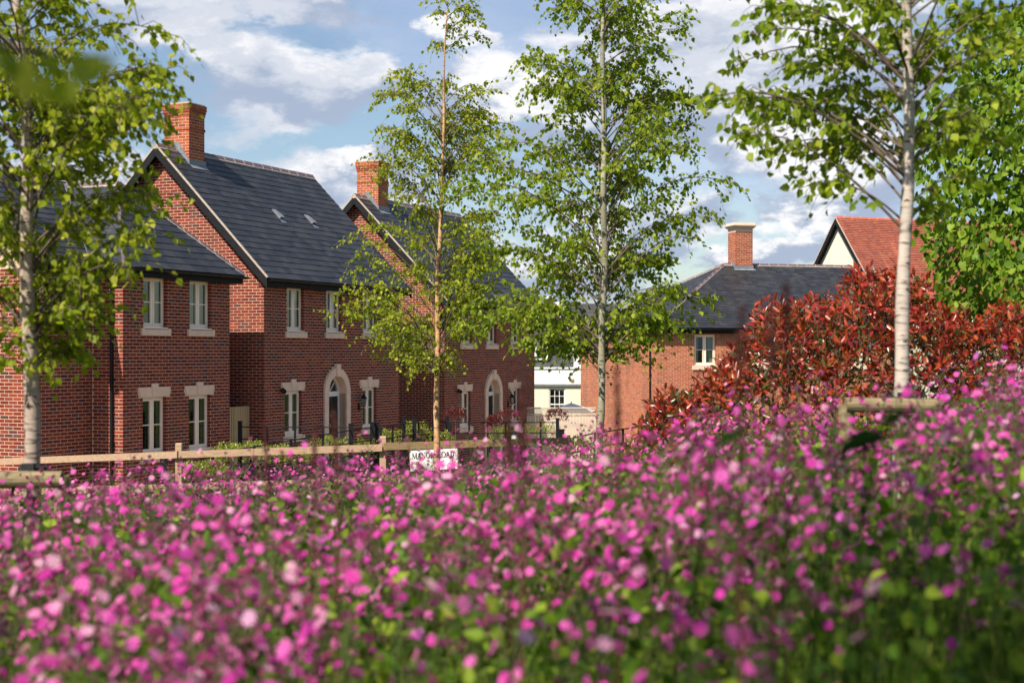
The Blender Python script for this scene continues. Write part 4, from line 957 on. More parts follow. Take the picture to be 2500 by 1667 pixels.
def side_gate():
    root = empty('side_gate', (*H2O, 0), RZ, 'tall timber side gate filling the gap beside the middle brick house', 'gate')
    x = -1.42; ms = {}
    while x < -.03:
        w = .045 if x < -.62 else .098
        if w not in ms:
            mb = MB(); mb.box((0, 0, -.5), (w-.011, .02, 2.06), M['gate_wood']); ms[w] = mb.mesh('board')
        o = link('board', ms[w], root); o.location = (x, .40-(.012 if w < .05 and int(x/.045) % 2 else 0), 0); x += w
    f = MB()
    for z in (.2, 1.1, 1.9): f.box((-1.4, .43, z), (-.05, .47, z+.09), M['gate_wood'])
    f.build('rail', root)
side_gate()
def rail_fence():
    g = lambda x, y: ground(x, y)
    posts = [(-80, 20.6, 1122), (437, 19.2, 1082), (935, 19.0, 1065), (1385, 19.6, 1062)]
    root = empty('post_and_rail_fence', (0, 19, 0), 0, 'low timber post and rail fence of new pale softwood below the houses', 'fence')
    P = []
    for px, Y, py in posts:
        p = at(px, py, Y); P.append(p); mb = MB(); zt = p.z; m = M['rail']
        mb.box((-.04, -.04, g(p.x, Y)-.2-zt), (.04, .04, -.004), m); mb.box((-.038, -.038, -.006), (.038, .038, .0), M['post_end'])
        o = mb.build('post', root); o.location = (p.x, Y-19, zt)
    rails = [(at(-80, 1122, 20.55), at(436, 1101, 19.13), .088, 'rail'), (at(438, 1101, 19.13), at(934, 1084, 18.93), .088, 'rail'), (at(936, 1081, 18.93), at(1385, 1067, 19.5), .09, 'rail_dark_shaded')]
    for a, b, h, m in rails:
        for k, dz in enumerate((0, -.42)):
            d = (b-a); n = Vector((d.y, -d.x, 0)).normalized()*.035
            mb = MB(); off = Vector((0, -19, dz)); A, B = a+off, b+off; hh = Vector((0, 0, h))
            mb.solid([A, B, B-hh, A-hh, A+n, B+n, B-hh+n, A-hh+n], ((0,1,2,3),(4,7,6,5),(0,4,5,1),(1,5,6,2),(2,6,7,3),(3,7,4,0)), M[m]); mb.build('rail', root)
rail_fence()
def railing(name, label, pts, n_posts, h=.95, rails=(0, .28, .56), big=()):
    root = empty(name, (pts[0].x, pts[0].y, 0), 0, label, 'railing'); base = Vector((pts[0].x, pts[0].y, 0))
    for (a, b), n in zip(zip(pts[:-1], pts[1:]), n_posts):
        for i in range(n+1):
            if i == n and b is not pts[-1]: continue
            p = a.lerp(b, i/n)-base; mb = MB(); w = .024
            mb.box((p.x-w, p.y-.015, p.z-h-.3), (p.x+w, p.y+.015, p.z+.02), M['iron']); mb.build('post', root)
        for r in rails:
            mb = MB(); mb.tube([a-base-Vector((0, 0, r)), b-base-Vector((0, 0, r))], .014, M['iron'], 6); mb.build('rail', root)
    for p, w, dz in big:
        q = p-base; mb = MB(); mb.box((q.x-w, q.y-w, q.z-h-.3), (q.x+w, q.y+w, q.z+dz), M['iron']); mb.box((q.x-w-.008, q.y-w-.008, q.z+dz), (q.x+w+.008, q.y+w+.008, q.z+dz+.02), M['iron']); mb.build('gate_post', root)
A0 = at(400, 1128, 23.3); A1 = at(857, 1050, 32.8); A2 = at(909, 1043, 34.0)
railing('estate_railing', 'black iron railing rising to the right in front of the middle house', [A0, A1, A2], [5, 1], big=[(A1, .05, .13), (A2, .05, .10), (at(921, 1043, 34.1), .05, .10), (A0, .05, .05)])
railing('estate_railing', 'straight black iron railing between the side gate and front door', [at(586, 1042, 34.6), at(857, 1043, 34.0)], [4], big=[(at(586, 1042, 34.6), .045, .12)])
railing('estate_railing', 'black iron railing around the bright shrubs right of the middle house', [at(930, 1045, 33.6), at(986, 1034, 35.0), at(1090, 1030, 37.0)], [2, 3], big=[(at(1012, 1032, 35.4), .045, .13), (at(1092, 1030, 37.0), .05, .12), (at(986, 1034, 35.0), .04, .14)])
railing('estate_railing', 'black iron railing in front of the farther gabled house', [at(1100, 1031, 38.0), at(1362, 1031, 40.0)], [6], big=[(at(1361, 1031, 40.0), .045, .10)])
railing('estate_railing', 'black iron railing with thick end post in front of the orange brick wall', [at(1371, 1075, 27), at(1453, 1057, 29), at(1640, 1030, 33)], [1, 3], big=[(at(1371, 1062, 27), .05, .09), (at(1418, 1064, 28), .02, .04)])
def garden_light():
    p = at(1255, 1066, 36); root = empty('garden_light', (p.x, p.y, p.z-.5), 0, 'small garden bollard light with black domed cap by the far railing', 'lamp')
    a = MB(); a.tube([(0, 0, 0), (0, 0, .38)], .03, M['iron'], 10); a.build('post', root); b = MB(); b.tube([(0, 0, .38), (0, 0, .56)], .065, M['white'], 12); b.build('lamp_body', root)
    c = MB(); c.tube([(0, 0, .56), (0, 0, .60), (0, 0, .64)], [.085, .07, .02], M['iron'], 12); c.build('cap', root)
garden_light()
# street name plate
def street_sign():
    Y = 20.6; a = at(998, 1099, Y); b = at(1117, 1092, Y)
    W = (b-a).length; root = empty('street_sign', (a.x, a.y, a.z), 0, 'white street name plate behind the middle birch trunk', 'sign')
    tilt = math.atan2(b.z-a.z, b.x-a.x); root.rotation_euler = (0, -tilt, 0)
    h = .30; mb = MB(); mb.box((0, 0, -h), (W, .012, 0), M['sign']); mb.build('plate', root)
    fr = MB()
    for q in (((0.0, -.003, -.006), (W, 0, 0)), ((0, -.003, -h), (W, 0, -h+.006)), ((0, -.003, -h+.006), (.006, 0, -.006)), ((W-.006, -.003, -h+.006), (W, 0, -.006))): fr.box(*q, M['chrome'])
    fr.build('plate_edge', root)
    for x in (.1, W-.1): p = MB(); p.box((x-.03, .012, -1.0), (x+.03, .06, -.04), M['iron']); p.build('post', root)
    TH, TN, S = .0125, .006, .011
    glyph = {
     'M': (1.05, [((.05, 0), (.12, 1), TN), ((.12, 1), (.5, .05), TH), ((.5, .05), (.88, 1), TN), ((.88, 1), (.95, 0), TH)], [(.05, 0), (.95, 0), (.10, 1), (.9, 1)]),
     'A': (.86, [((.05, 0), (.47, 1), TN), ((.47, 1), (.9, 0), TH), ((.2, .36), (.76, .36), TN)], [(.05, 0), (.9, 0)]),
     'N': (.9, [((.12, 0), (.12, 1), TN), ((.12, 1), (.88, .0), TH), ((.88, 0), (.88, 1), TN)], [(.12, 0), (.12, 1), (.88, 1)]),
     'R': (.78, [((.15, 0), (.15, 1), TH), ((.4, .5), (.92, 0), TH)], [(.15, 0), (.15, 1), (.92, 0)]),
     'D': (.86, [((.15, 0), (.15, 1), TH)], [(.15, 0), (.15, 1)]), 'O': (.92, [], [])}
    H = .078; x = .045; z0 = -.125
    tot = sum(glyph[c][0]*H+.012 if c != ' ' else .06 for c in 'MANOR ROAD'); k = (W-.09)/tot
    lb = MB(); T = lambda u, v: Vector((x+u*H*k*gw, -.004, z0+v*H))
    def stroke(p, q, w):
        d = (q-p); n = Vector((-d.z, 0, d.x)).normalized()*w/2*1.0; lb.prism([p+n, q+n, q-n, p-n], (0, .0035, 0), M['ink'])
    for ch in 'MANOR ROAD':
        if ch == ' ': x += .06*k; continue
        gw, st, sf = glyph[ch]
        for p, q, w in st: stroke(T(*p), T(*q), w)
        for u, v in sf: c = T(u, v); stroke(c-Vector((S, 0, 0)), c+Vector((S, 0, 0)), .005)
        def curve(cx_, cz, rx, rz, a0, a1, n=14):
            prev = None
            for i in range(n+1):
                a = a0+(a1-a0)*i/n; th = TN+(TH-TN)*abs(math.cos(a)); p = T(cx_+rx*math.cos(a), cz+rz*math.sin(a))
                if prev: stroke(prev, p, th)
                prev = p
        if ch == 'O': curve(.5, .5, .44, .5, 0, 2*PI, 20)
        if ch == 'D': curve(.15, .5, .75, .49, -PI/2, PI/2)
        if ch == 'R': curve(.2, .74, .55, .25, -PI/2, PI/2)
        x += gw*H*k+.012*k
    lb.build('lettering', root)
    l2 = MB(); x2 = .06
    for i in range(3):
        for q in (((x2, -.003, -.20), (x2+.006, 0, -.165)), ((x2, -.003, -.20), (x2+.02, 0, -.195)), ((x2, -.0028, -.17), (x2+.02, 0, -.165)), ((x2, -.0026, -.185), (x2+.016, 0, -.181))): l2.box(*q, M['ink_red'])
        x2 += .028
    l2.build('small_lettering', root)
street_sign()

# ------------------------------------------------------------------ leaves and trees
def leaf_tpl(kind):
    if kind == 'birch': v = [(0, 0, 0), (.40, .30, .08), (.27, .68, .05), (0, 1.05, -.06), (-.27, .68, .05), (-.40, .30, .08), (0, .5, 0)]; f = [(0, 1, 6), (1, 2, 6), (2, 3, 6), (3, 4, 6), (4, 5, 6), (5, 0, 6)]
    elif kind == 'lime': v = [(0, 0, 0), (.34, -.10, .05), (.52, .28, .10), (.34, .70, .05), (0, 1.05, -.10), (-.34, .70, .05), (-.52, .28, .10), (-.34, -.10, .05), (0, .4, 0)]; f = [(0, 1, 8), (1, 2, 8), (2, 3, 8), (3, 4, 8), (4, 5, 8), (5, 6, 8), (6, 7, 8), (7, 0, 8)]
    elif kind == 'lance': v = [(0, 0, 0), (.15, .35, .05), (.14, .68, .04), (0, 1.0, -.10), (-.14, .68, .04), (-.15, .35, .05), (0, .5, -.03)]; f = [(0, 1, 6), (1, 2, 6), (2, 3, 6), (3, 4, 6), (4, 5, 6), (5, 0, 6)]
    elif kind == 'oval': v = [(0, 0, 0), (.28, .5, .05), (0, 1, -.03), (-.28, .5, .05)]; f = [(0, 1, 2), (0, 2, 3)]
    return np.array(v, float), np.array(f)
def leaf_frames(tip, spread, size, rng=NP):
    "tip: (k,3) preferred direction of the leaf tips"
    k = len(tip); t = tip+rng.normal(0, spread, (k, 3)); t /= np.linalg.norm(t, axis=1)[:, None]
    r = rng.normal(0, 1, (k, 3)); n = r-np.sum(r*t, 1)[:, None]*t; n /= np.linalg.norm(n, axis=1)[:, None]
    s = np.cross(t, n); sz = size if hasattr(size, '__len__') else np.full(k, size)
    return np.stack([s, t, n], axis=2)*sz[:, None, None]
def leaf_facing(M_, face, amount):
    "turn leaf normals towards a wished direction"
    t = M_[:, :, 1]; sz = np.linalg.norm(t, axis=1); t = t/sz[:, None]; n = M_[:, :, 2]/sz[:, None]*(1-amount)+face*amount
    n = n-np.sum(n*t, 1)[:, None]*t; n /= np.linalg.norm(n, axis=1)[:, None]; s = np.cross(t, n)
    return np.stack([s, t, n], axis=2)*sz[:, None, None]
LEAF_ME = {}
def leaf_parts(root, tpl, key, Ms, Ts, mat, n, name='leaf'):
    "the n nearest visible leaves as parts, the rest returned"
    base = np.array(root.location); W = Ts+base
    px = CX+W[:, 0]/W[:, 1]*FPX; py = CY-(W[:, 2]-CAMZ)/W[:, 1]*FPX
    vis = (px > 0) & (px < 2500) & (py > 0) & (py < 1000)
    score = W[:, 1]+np.where(vis, 0, 100)-np.linalg.norm(Ms[:, :, 1], axis=1)*8
    idx = np.argsort(score)[:n]
    if key not in LEAF_ME:
        tv, tf = tpl; LEAF_ME[key] = tri_mesh(name, tv, tf, np.zeros(len(tf)), [M[mat]])
    me = LEAF_ME[key]
    for i in idx:
        o = bpy.data.objects.new(name, me); COL.objects.link(o); o.parent = root
        m = Matrix([list(Ms[i][r])+[Ts[i][r]] for r in range(3)]+[[0, 0, 0, 1]]); o.matrix_basis = m
    keep = np.ones(len(Ts), bool); keep[idx] = False
    return Ms[keep], Ts[keep]

def birch(name, label, trunk_px, Y, table, nb, rng_seed, bark, leafmat, leaf=.042, dens=1.0, rise=(.5, 1.1), group=None, top_extra=0, twl=(.14, .42), parts=0, fill=(.35, 1.0), lmul=1.0):
    rng = random.Random(rng_seed); nr = np.random.default_rng(rng_seed); sc = Y/FPX
    tp = [at(px, py, Y) for px, py, w in trunk_px]; rad = [w*sc/2*.86 for px, py, w in trunk_px]
    gz = ground(tp[-1].x, Y); base = Vector((tp[-1].x, Y, gz)); root = empty(name, base, 0, label, 'tree', group)
    pts = [p-base for p in tp[::-1]]; rad = rad[::-1]
    if pts[0].z > .05: pts = [Vector((pts[0].x, 0, -.05))]+pts; rad = [rad[0]*1.15]+rad
    # resample with a little crookedness
    zs = [p.z for p in pts]; P = []; Rr = []; n = int((zs[-1]-zs[0])/.09)+2
    for i in range(n):
        z = zs[0]+(zs[-1]-zs[0])*i/(n-1); x = interp(z, zs, [p.x for p in pts]); r = interp(z, zs, rad)
        P.append(Vector((x+.006*math.sin(z*5+rng_seed), .02*math.sin(z*1.7+rng_seed), z))); Rr.append(r*(1+.05*math.sin(z*13)+rng.uniform(-.04, .04)))
    tb = MB(); tb.tube(P, Rr, M[bark], 12); tb.build('trunk', root, smooth=True)
    for k in range(11 if Rr[0] > .03 else 0):
        z = rng.uniform(.15, min(3.4, P[-1].z*.8)); a = rng.uniform(-2.6, -.5); r = interp(z, [p.z for p in P], Rr); x = interp(z, [p.z for p in P], [p.x for p in P]); y = interp(z, [p.z for p in P], [p.y for p in P])
        c = Vector((x+math.cos(a)*r*.88, y+math.sin(a)*r*.88, z)); t = Vector((-math.sin(a), math.cos(a), 0)); w = rng.uniform(.35, .62)*r; sm = MB()
        sm.tube([c-t*w-Vector((0, 0, w*.3)), c-t*w*.5, c+Vector((0, 0, w*.12)), c+t*w*.5, c+t*w-Vector((0, 0, w*.3))], [.002, r*.16, r*.24, r*.16, .002], M['twig'], 7); sm.build('bark_scar', root, smooth=True)
    def trunk_at(z):
        return Vector((interp(z, [p.z for p in P], [p.x for p in P]), interp(z, [p.z for p in P], [p.y for p in P]), z))
    ys = [t[0] for t in table]; zt = lambda py: CAMZ+(CY-py)*sc-base.z
    zc0 = zt(max(ys)); tw = MB(); LT = []; LP = []
    wts = []
    for i in range(nb):
        f = (i+.5)/nb
        # more boughs where the crown is wide
        for _ in range(20):
            py = rng.uniform(min(ys)-top_extra, max(ys)); l = interp(py, ys, [t[1] for t in table]); r = interp(py, ys, [t[2] for t in table])
            wmax = max(t[2]-t[1] for t in table)
            if rng.random() < (r-l)/wmax+.15: break
        ph = rng.uniform(0, 2*PI)
        if math.sin(ph) < -.3 and rng.random() < .6: ph = -ph
        cx_, cy_ = math.cos(ph), math.sin(ph); tz = zt(py)
        tx = CX+(trunk_at(tz).x+base.x)/Y*FPX; L_, Rt = (tx-l)*sc, (r-tx)*sc
        side = L_ if cx_ < 0 else Rt; avg = (L_+Rt)/2; reach = max(.12, side*abs(cx_)+avg*abs(cy_)*.9)*rng.uniform(*fill)
        bz = tz-reach*rng.uniform(*rise); lo_ = zc0-.1
        if bz < lo_: bz = lo_+rng.random()*max(.1, (tz-lo_)*.75)
        bz = max(bz, .2); bz = min(bz, P[-1].z-.05)
        a = trunk_at(bz); dirh = Vector((cx_, cy_, 0)); e = Vector((a.x, a.y, 0))+dirh*reach+Vector((0, 0, tz))
        br = []; nn = 9; wob = Vector((rng.uniform(-.05, .05), rng.uniform(-.05, .05), 0))*reach
        for k in range(nn+1):
            t = k/nn; p = a+(e-a)*t; p.z = a.z+(e.z-a.z)*(1-(1-t)**1.5)*1.0+.10*reach*math.sin(PI*t)-.05*reach*t**4; p += wob*math.sin(PI*t)
            br.append(p)
        r0 = min(interp(bz, [p.z for p in P], Rr)*.55, .003+.0038*reach)
        mb = MB(); mb.tube(br, [r0*(1-.85*k/nn)+.0012 for k in range(nn+1)], M['twig'], 6, cap=False); mb.build('branch', root, smooth=True)
        nt_ = int((reach*15+3)*dens)
        for j in range(nt_):
            t = rng.uniform(.18, 1.0)**.8; k = min(nn-1, int(t*nn)); q = br[k].lerp(br[k+1], t*nn-k)
            d = (dirh*rng.uniform(.2, 1)+Vector((rng.gauss(0, .7), rng.gauss(0, .7), rng.gauss(.15, .45)))).normalized(); ln = rng.uniform(*twl)*(1.15-.35*t)
            m1 = q+d*ln*.55; m2 = q+d*ln+Vector((0, 0, -ln*.35)); tw.tube([q, m1, m2], [.0028, .0018, .0008], M['twig'], 3, cap=False)
            nl = max(3, int(ln/.030*lmul))
            for u in range(nl):
                s_ = (u+rng.random())/nl; c = (q.lerp(m1, s_*2) if s_ < .5 else m1.lerp(m2, s_*2-1))
                LP.append((c.x+rng.gauss(0, .012), c.y+rng.gauss(0, .012), c.z-.008+rng.gauss(0, .010))); LT.append((d.x*.5, d.y*.5, -.75))
    tw.build('twigs', root, 'stuff')
    LP = np.array(LP); LT = np.array(LT); tpl = leaf_tpl('birch'); Ms = leaf_facing(leaf_frames(LT, .45, leaf*nr.uniform(.65, 1.15, len(LP)), nr), np.tile([-.35, -.6, .7], (len(LP), 1)), .33)
    if parts: Ms, LP = leaf_parts(root, tpl, name+leafmat, Ms, LP, leafmat, parts)
    V, F, I = scatter(tpl[0], tpl[1], np.zeros(len(tpl[1]), int), Ms, LP)
    link('crown', tri_mesh('crown', V, F, I, [M[leafmat]]), root, 'stuff')
    return root, len(LP)
NL = []
T2 = [(-80, 1080, 1122), (0, 1072, 1135), (60, 1072, 1178), (110, 1060, 1160), (140, 990, 1125), (190, 912, 1168), (250, 905, 1235), (330, 908, 1250), (370, 900, 1265), (430, 928, 1290), (500, 872, 1215), (560, 845, 1245), (620, 850, 1240), (690, 790, 1230), (760, 812, 1190), (820, 860, 1130), (880, 900, 1100), (910, 980, 1085)]
NL.append(birch('birch_tree', 'slender young birch with tan trunk standing in front of the street name plate', [(1096, -60, 2), (1086, 100, 4), (1084, 250, 7), (1080, 430, 9), (1070, 640, 12), (1067, 890, 15), (1066, 1125, 18)], 17, T2, 128, 3, 'bark_tan', 'birch_leaf_b', .044, 1.35, (.4, 1.0), lmul=1.1, twl=(.12, .36)))
T3 = [(-60, 1290, 1650), (0, 1280, 1665), (60, 1215, 1690), (110, 1185, 1712), (170, 1210, 1715), (250, 1262, 1700), (330, 1230, 1735), (400, 1185, 1760), (480, 1140, 1755), (560, 1095, 1755), (640, 1110, 1770), (700, 1130, 1740), (770, 1110, 1640), (830, 1230, 1575), (890, 1350, 1550)]
NL.append(birch('birch_tree', 'tall full birch with grey mottled trunk in front of the orange brick house', [(1468, -160, 8), (1470, 0, 10), (1474, 250, 14), (1474, 430, 17), (1476, 600, 19), (1470, 800, 20), (1468, 950, 21), (1462, 1110, 23)], 14, T3, 135, 8, 'bark_grey', 'birch_leaf', .049, 1.15, (.25, .8), top_extra=60, lmul=1.1))
T1 = [(-80, -430, 330), (0, -420, 385), (60, -400, 395), (110, -380, 370), (200, -380, 340), (280, -380, 320), (350, -380, 350), (430, -380, 385), (520, -350, 390), (600, -330, 390), (660, -300, 340), (720, -250, 240), (800, -160, 180), (880, -60, 150)]
NL.append(birch('birch_tree', 'dense birch with pale pinkish trunk at the left edge tied to a low crossbar', [(32, -160, 18), (40, 0, 22), (56, 180, 27), (66, 350, 31), (70, 640, 36), (76, 900, 43), (82, 1180, 48)], 7.2, T1, 104, 21, 'bark_pink', 'birch_leaf_b', .044, 1.25, (.3, .8), top_extra=60, parts=300, twl=(.12, .34), lmul=1.15))
T4 = [(-80, 1850, 2560), (0, 1790, 2560), (60, 1690, 2540), (100, 1650, 2520), (160, 1745, 2500), (230, 1675, 2480), (300, 1690, 2450), (360, 1790, 2440), (420, 1770, 2390), (470, 1740, 2360), (520, 1900, 2360)]
NL.append(birch('birch_tree', 'open branched birch with white trunk in front of the red bush', [(2214, -160, 22), (2216, 0, 27), (2221, 180, 30), (2219, 400, 33), (2213, 600, 36), (2206, 780, 39), (2199, 960, 42), (2195, 1080, 43)], 7.0, T4, 50, 5, 'bark', 'birch_leaf', .050, 1.45, (.25, .65), top_extra=60, parts=300, twl=(.08, .22), fill=(.5, 1.03)))

# stakes, crossbars and ties
def crossbar(label, tlabel, a, b, r, posts, tie, tr):
    root = empty('tree_stake', (a.x, a.y, ground(a.x, a.y)), 0, label, 'tree stake'); o = Vector(root.location)
    mb = MB(); mb.tube([a-o, a.lerp(b, .5)-o, b-o], [r, r*1.02, r], M['stake'], 14); mb.build('crossbar', root, smooth=False)
    for p in posts: q = p-o; m2 = MB(); g = ground(p.x, p.y)-o.z; m2.tube([(q.x, q.y+.07, g-.1), (q.x, q.y+.07, q.z)], .036, M['stake'], 12); m2.build('post', root)
    t = empty('tree_tie', tie, 0, tlabel, 'tree tie'); m3 = MB()
    ring = [Vector((tr*1.25*math.cos(2*PI*i/14), tr*1.25*math.sin(2*PI*i/14), .006*math.sin(i*2))) for i in range(15)]; m3.tube(ring, .012, M['rubber'], 6)
    m3.build('strap', t); m4 = MB(); m4.tube([Vector((-.01, -tr, .01)), Vector((-.05, -.10, -.03)), Vector((-.07, -.11, -.12)), Vector((-.05, -.06, -.15))], .010, M['rubber'], 6); m4.build('loop', t)
    m5 = MB(); m5.box((-.03, -tr*1.5-.02, -.02), (.03, -tr*1.1, .03), M['rubber']); m5.build('buckle', t)
crossbar('round timber tree stake crossbar at the lower left among the flowers', 'black rubber tie around the left birch trunk', at(-60, 1170, 7.05), at(152, 1170, 7.05), .040, [at(140, 1165, 7.0), at(-50, 1165, 7.0)], at(82, 1143, 7.2), .05)
crossbar('round timber tree stake crossbar among the pink flowers at the right', 'black rubber tie around the white trunk by the red bush', at(2065, 988, 6.75), at(2300, 992, 6.75), .034, [at(2280, 990, 6.7), at(2075, 990, 6.7)], at(2200, 972, 7.0), .045)

# big leaved tree at the right
def lime_tree():
    Y = 13.2; gz = ground(5.5, Y); base = Vector((5.72, Y, gz)); root = empty('lime_tree', base, 0, 'dense broad leaved tree with large bright leaves at the right edge', 'tree')
    mb = MB(); mb.tube([(0, 0, -.1), (.03, 0, 1.5), (-.02, .03, 3.2), (.0, 0, 5.5)], [.12, .10, .07, .02], M['bark_grey'], 12); mb.build('trunk', root, smooth=True)
    rng = np.random.default_rng(4); K = 44000; th = rng.uniform(0, 2*PI, K); zz = rng.uniform(0, 1, K)
    prof = np.interp(zz, [0, .08, .25, .5, .75, .9, 1], [1.5, 2.1, 2.05, 1.85, 1.5, 1.0, .2])
    lump = 1+.10*np.sin(th*5+zz*9)+.08*np.sin(th*11+zz*23)
    d = rng.uniform(0, 1, K)**1.6*.6; r = prof*lump*(1-d)
    P = np.stack([r*np.cos(th), r*np.sin(th), 1.0+zz*3.5+rng.normal(0, .05, K)], 1)
    keep = (P[:, 1] < .7); P = P[keep]; th = th[keep]
    tip = np.stack([np.cos(th)*.45, np.sin(th)*.45, -np.ones(len(th))*.9], 1); Ms = leaf_frames(tip, .42, rng.uniform(.040, .075, len(P)), rng)
    face = np.stack([np.cos(th)*.8, np.sin(th)*.8, np.ones(len(th))*.55], 1); Ms = leaf_facing(Ms, face, .52)
    for i in range(26):
        a = rng.uniform(0, 2*PI); z = rng.uniform(1.1, 4.3); L = rng.uniform(1.0, 1.7); mb = MB()
        mb.tube([(0, 0, z), (math.cos(a)*L*.5, math.sin(a)*L*.5, z+.35), (math.cos(a)*L, math.sin(a)*L, z+.5)], [.03, .018, .006], M['twig'], 6); mb.build('branch', root, smooth=True)
    tpl = leaf_tpl('lime'); Ms, P = leaf_parts(root, tpl, 'lime', Ms, P, 'lime_leaf', 300)
    V, F, I = scatter(tpl[0], tpl[1], np.zeros(len(tpl[1]), int), Ms, P); link('crown', tri_mesh('crown', V, F, I, [M['lime_leaf']]), root, 'stuff')
lime_tree()

def photinia():
    base = Vector((2.6, 11.2, ground(2.6, 11.2))); root = empty('photinia_bush', base, 0, 'large bush of glossy red and bronze leaves behind the white birch trunk', 'bush')
    rng = np.random.default_rng(9)
    xs = [.85, 1.07, 1.5, 1.86, 2.29, 2.63, 2.85, 3.2, 3.8, 4.6, 5.6]; zt = [2.45, 2.82, 3.18, 3.54, 3.78, 3.95, 3.97, 3.80, 3.58, 3.48, 3.3]
    def surf(n, depth):
        X = rng.uniform(.85, 5.4, n); a = rng.uniform(-.15, PI*.80, n)
        zb = 2.0; top = np.interp(X, xs, zt)+.08*np.sin(X*7)+.05*np.sin(X*17); hd = np.interp(X, [.85, 1.3, 2, 5.4], [.35, .75, 1.15, 1.2])*(1+.1*np.sin(X*5))
        sh = 1-depth*rng.uniform(0, 1, n)**1.3
        ca, sa = np.cos(a), np.sin(a)
        Yp = 11.5-np.sign(ca)*np.abs(ca)**.75*hd*sh; Z = zb+(top-zb)*np.abs(sa)**.8*np.sign(sa)*sh
        N = np.stack([rng.normal(0, .25, n)-np.where(X < 1.5, .5, 0), -ca, sa], 1); N /= np.linalg.norm(N, axis=1)[:, None]
        return np.stack([X, Yp, Z], 1), N
    P, N = surf(2500, .14); Ls = []; Ts = []; st = MB()
    for p, n in zip(P, N):
        d = n*.9+np.array([0, 0, .40])+rng.normal(0, .42, 3); d /= np.linalg.norm(d); ln = rng.uniform(.05, .16)
        st.tube([Vector(p-d*.12-base), Vector(p+d*ln-base)], [.004, .002], M['twig'], 3, cap=False)
        k = rng.integers(6, 11)
        for j in range(k):
            az = j*2.4+rng.uniform(-.3, .3); t = j/k; up = .15+.6*t
            a = np.cross(d, [0.31, .2, .9]); a /= np.linalg.norm(a); b = np.cross(d, a); o = a*math.cos(az)+b*math.sin(az)
            Ls.append(p+d*(ln*t-.02)); Ts.append(o*(1.15-up)+d*up)
    st.build('stems', root, 'stuff')
    Ls = np.array(Ls)-np.array(base); Ts = np.array(Ts); Ms = leaf_frames(Ts, .22, rng.uniform(.045, .092, len(Ls)), rng)
    face = np.tile(np.array([-.2, -.35, .9]), (len(Ls), 1)); Ms = leaf_facing(Ms, face, .4)
    tpl = leaf_tpl('lance'); h = Ls[:, 2]+base.z; red = (h+rng.normal(0, .45, len(h)) > 2.8) | (rng.uniform(0, 1, len(h)) < .42)
    rM, rP = leaf_parts(root, tpl, 'phot', Ms[red], Ls[red], 'photinia_red', 300)
    V, F, I = scatter(tpl[0], tpl[1], np.zeros(len(tpl[1]), int), rM, rP); link('red_foliage', tri_mesh('red_foliage', V, F, I, [M['photinia_red']]), root, 'stuff')
    P, N = surf(7000, .45); P -= np.array(base); Mg = leaf_frames(N*.6+np.array([0, 0, .2]), .6, rng.uniform(.05, .10, len(P)), rng)
    Mg = np.concatenate([Mg, Ms[~red]]); Pg = np.concatenate([P, Ls[~red]])
    V, F, I = scatter(tpl[0], tpl[1], np.zeros(len(tpl[1]), int), Mg, Pg); link('green_foliage', tri_mesh('green_foliage', V, F, I, [M['photinia_green']]), root, 'stuff')
photinia()

def leafy_mass(name, label, cat, c, r, n, size, mat, seed, kind='oval', group=None, stem=None, gz=None):
    rng = np.random.default_rng(seed); c = Vector(c); g = c.z-r[2] if gz is None else gz
    root = empty(name, (c.x, c.y, g), 0, label, cat, group)
    d = rng.normal(0, 1, (n, 3)); d /= np.linalg.norm(d, axis=1)[:, None]; d[:, 2] = np.where(d[:, 2] < -.3, -d[:, 2], d[:, 2])
    lump = 1+.12*np.sin(d[:, 0]*9+seed)+.10*np.sin(d[:, 2]*11+d[:, 1]*7)
    P = d*np.array(r)*(lump*rng.uniform(.55, 1.05, n)**.6)[:, None]+np.array([0, 0, c.z-g])
    Ms = leaf_frames(d*.7+np.array([0, 0, .6]), .45, size*rng.uniform(.7, 1.25, n), rng); tpl = leaf_tpl(kind)
    V, F, I = scatter(tpl[0], tpl[1], np.zeros(len(tpl[1]), int), Ms, P); link('foliage', tri_mesh('foliage', V, F, I, [M[mat]]), root, 'stuff')
    st = MB()
    if stem: st.tube([(0, 0, 0), (0.01, 0, c.z-g)], [stem, stem*.7], M['twig'], 6)
    else:
        for i in range(5): a = i*1.26; st.tube([(0, 0, 0), (math.cos(a)*r[0]*.6, math.sin(a)*r[1]*.6, (c.z-g)*1.1)], [.012, .004], M['twig'], 5)
    st.build('stem', root)
def gr(px, py, Y): p = at(px, py, Y); return p
hedges = [(500, 1165, 24.5, .55, .26, 'bright yellow green shrub behind the first fence post at the left'), (600, 1118, 28, .75, .30, 'low bright green shrub below the timber side gate'), (690, 1120, 30, .55, .27, 'low green shrub under the left window of the middle house'),
          (805, 1106, 33, .55, .36, 'bright green shrub below the black front door'), (885, 1110, 34, .42, .36, 'yellow green shrub right of the black front door'), (945, 1080, 35.2, .36, .30, 'small green shrub beside the corner of the middle house'),
          (1015, 1078, 36.2, .52, .50, 'taller yellow green shrub left of the tan birch trunk'), (1080, 1085, 36.5, .30, .34, 'green shrub just right of the tan birch trunk'), (1225, 1075, 39.5, .45, .38, 'round green shrub below the farther arched door'),
          (1320, 1072, 40.5, .55, .46, 'yellow green shrub at the corner of the farther gabled house'), (1415, 1110, 24, .5, .25, 'dark green low plants behind the thick black post')]
for i, (px, py, Y, rx, rz, lb) in enumerate(hedges):
    p = at(px, py, Y); leafy_mass('garden_shrub', lb, 'shrub', p, (rx, rx*.8, rz), int(900*rx/.5), .050, 'hedge_leaf' if i < 10 else 'weed', 30+i, 'oval')
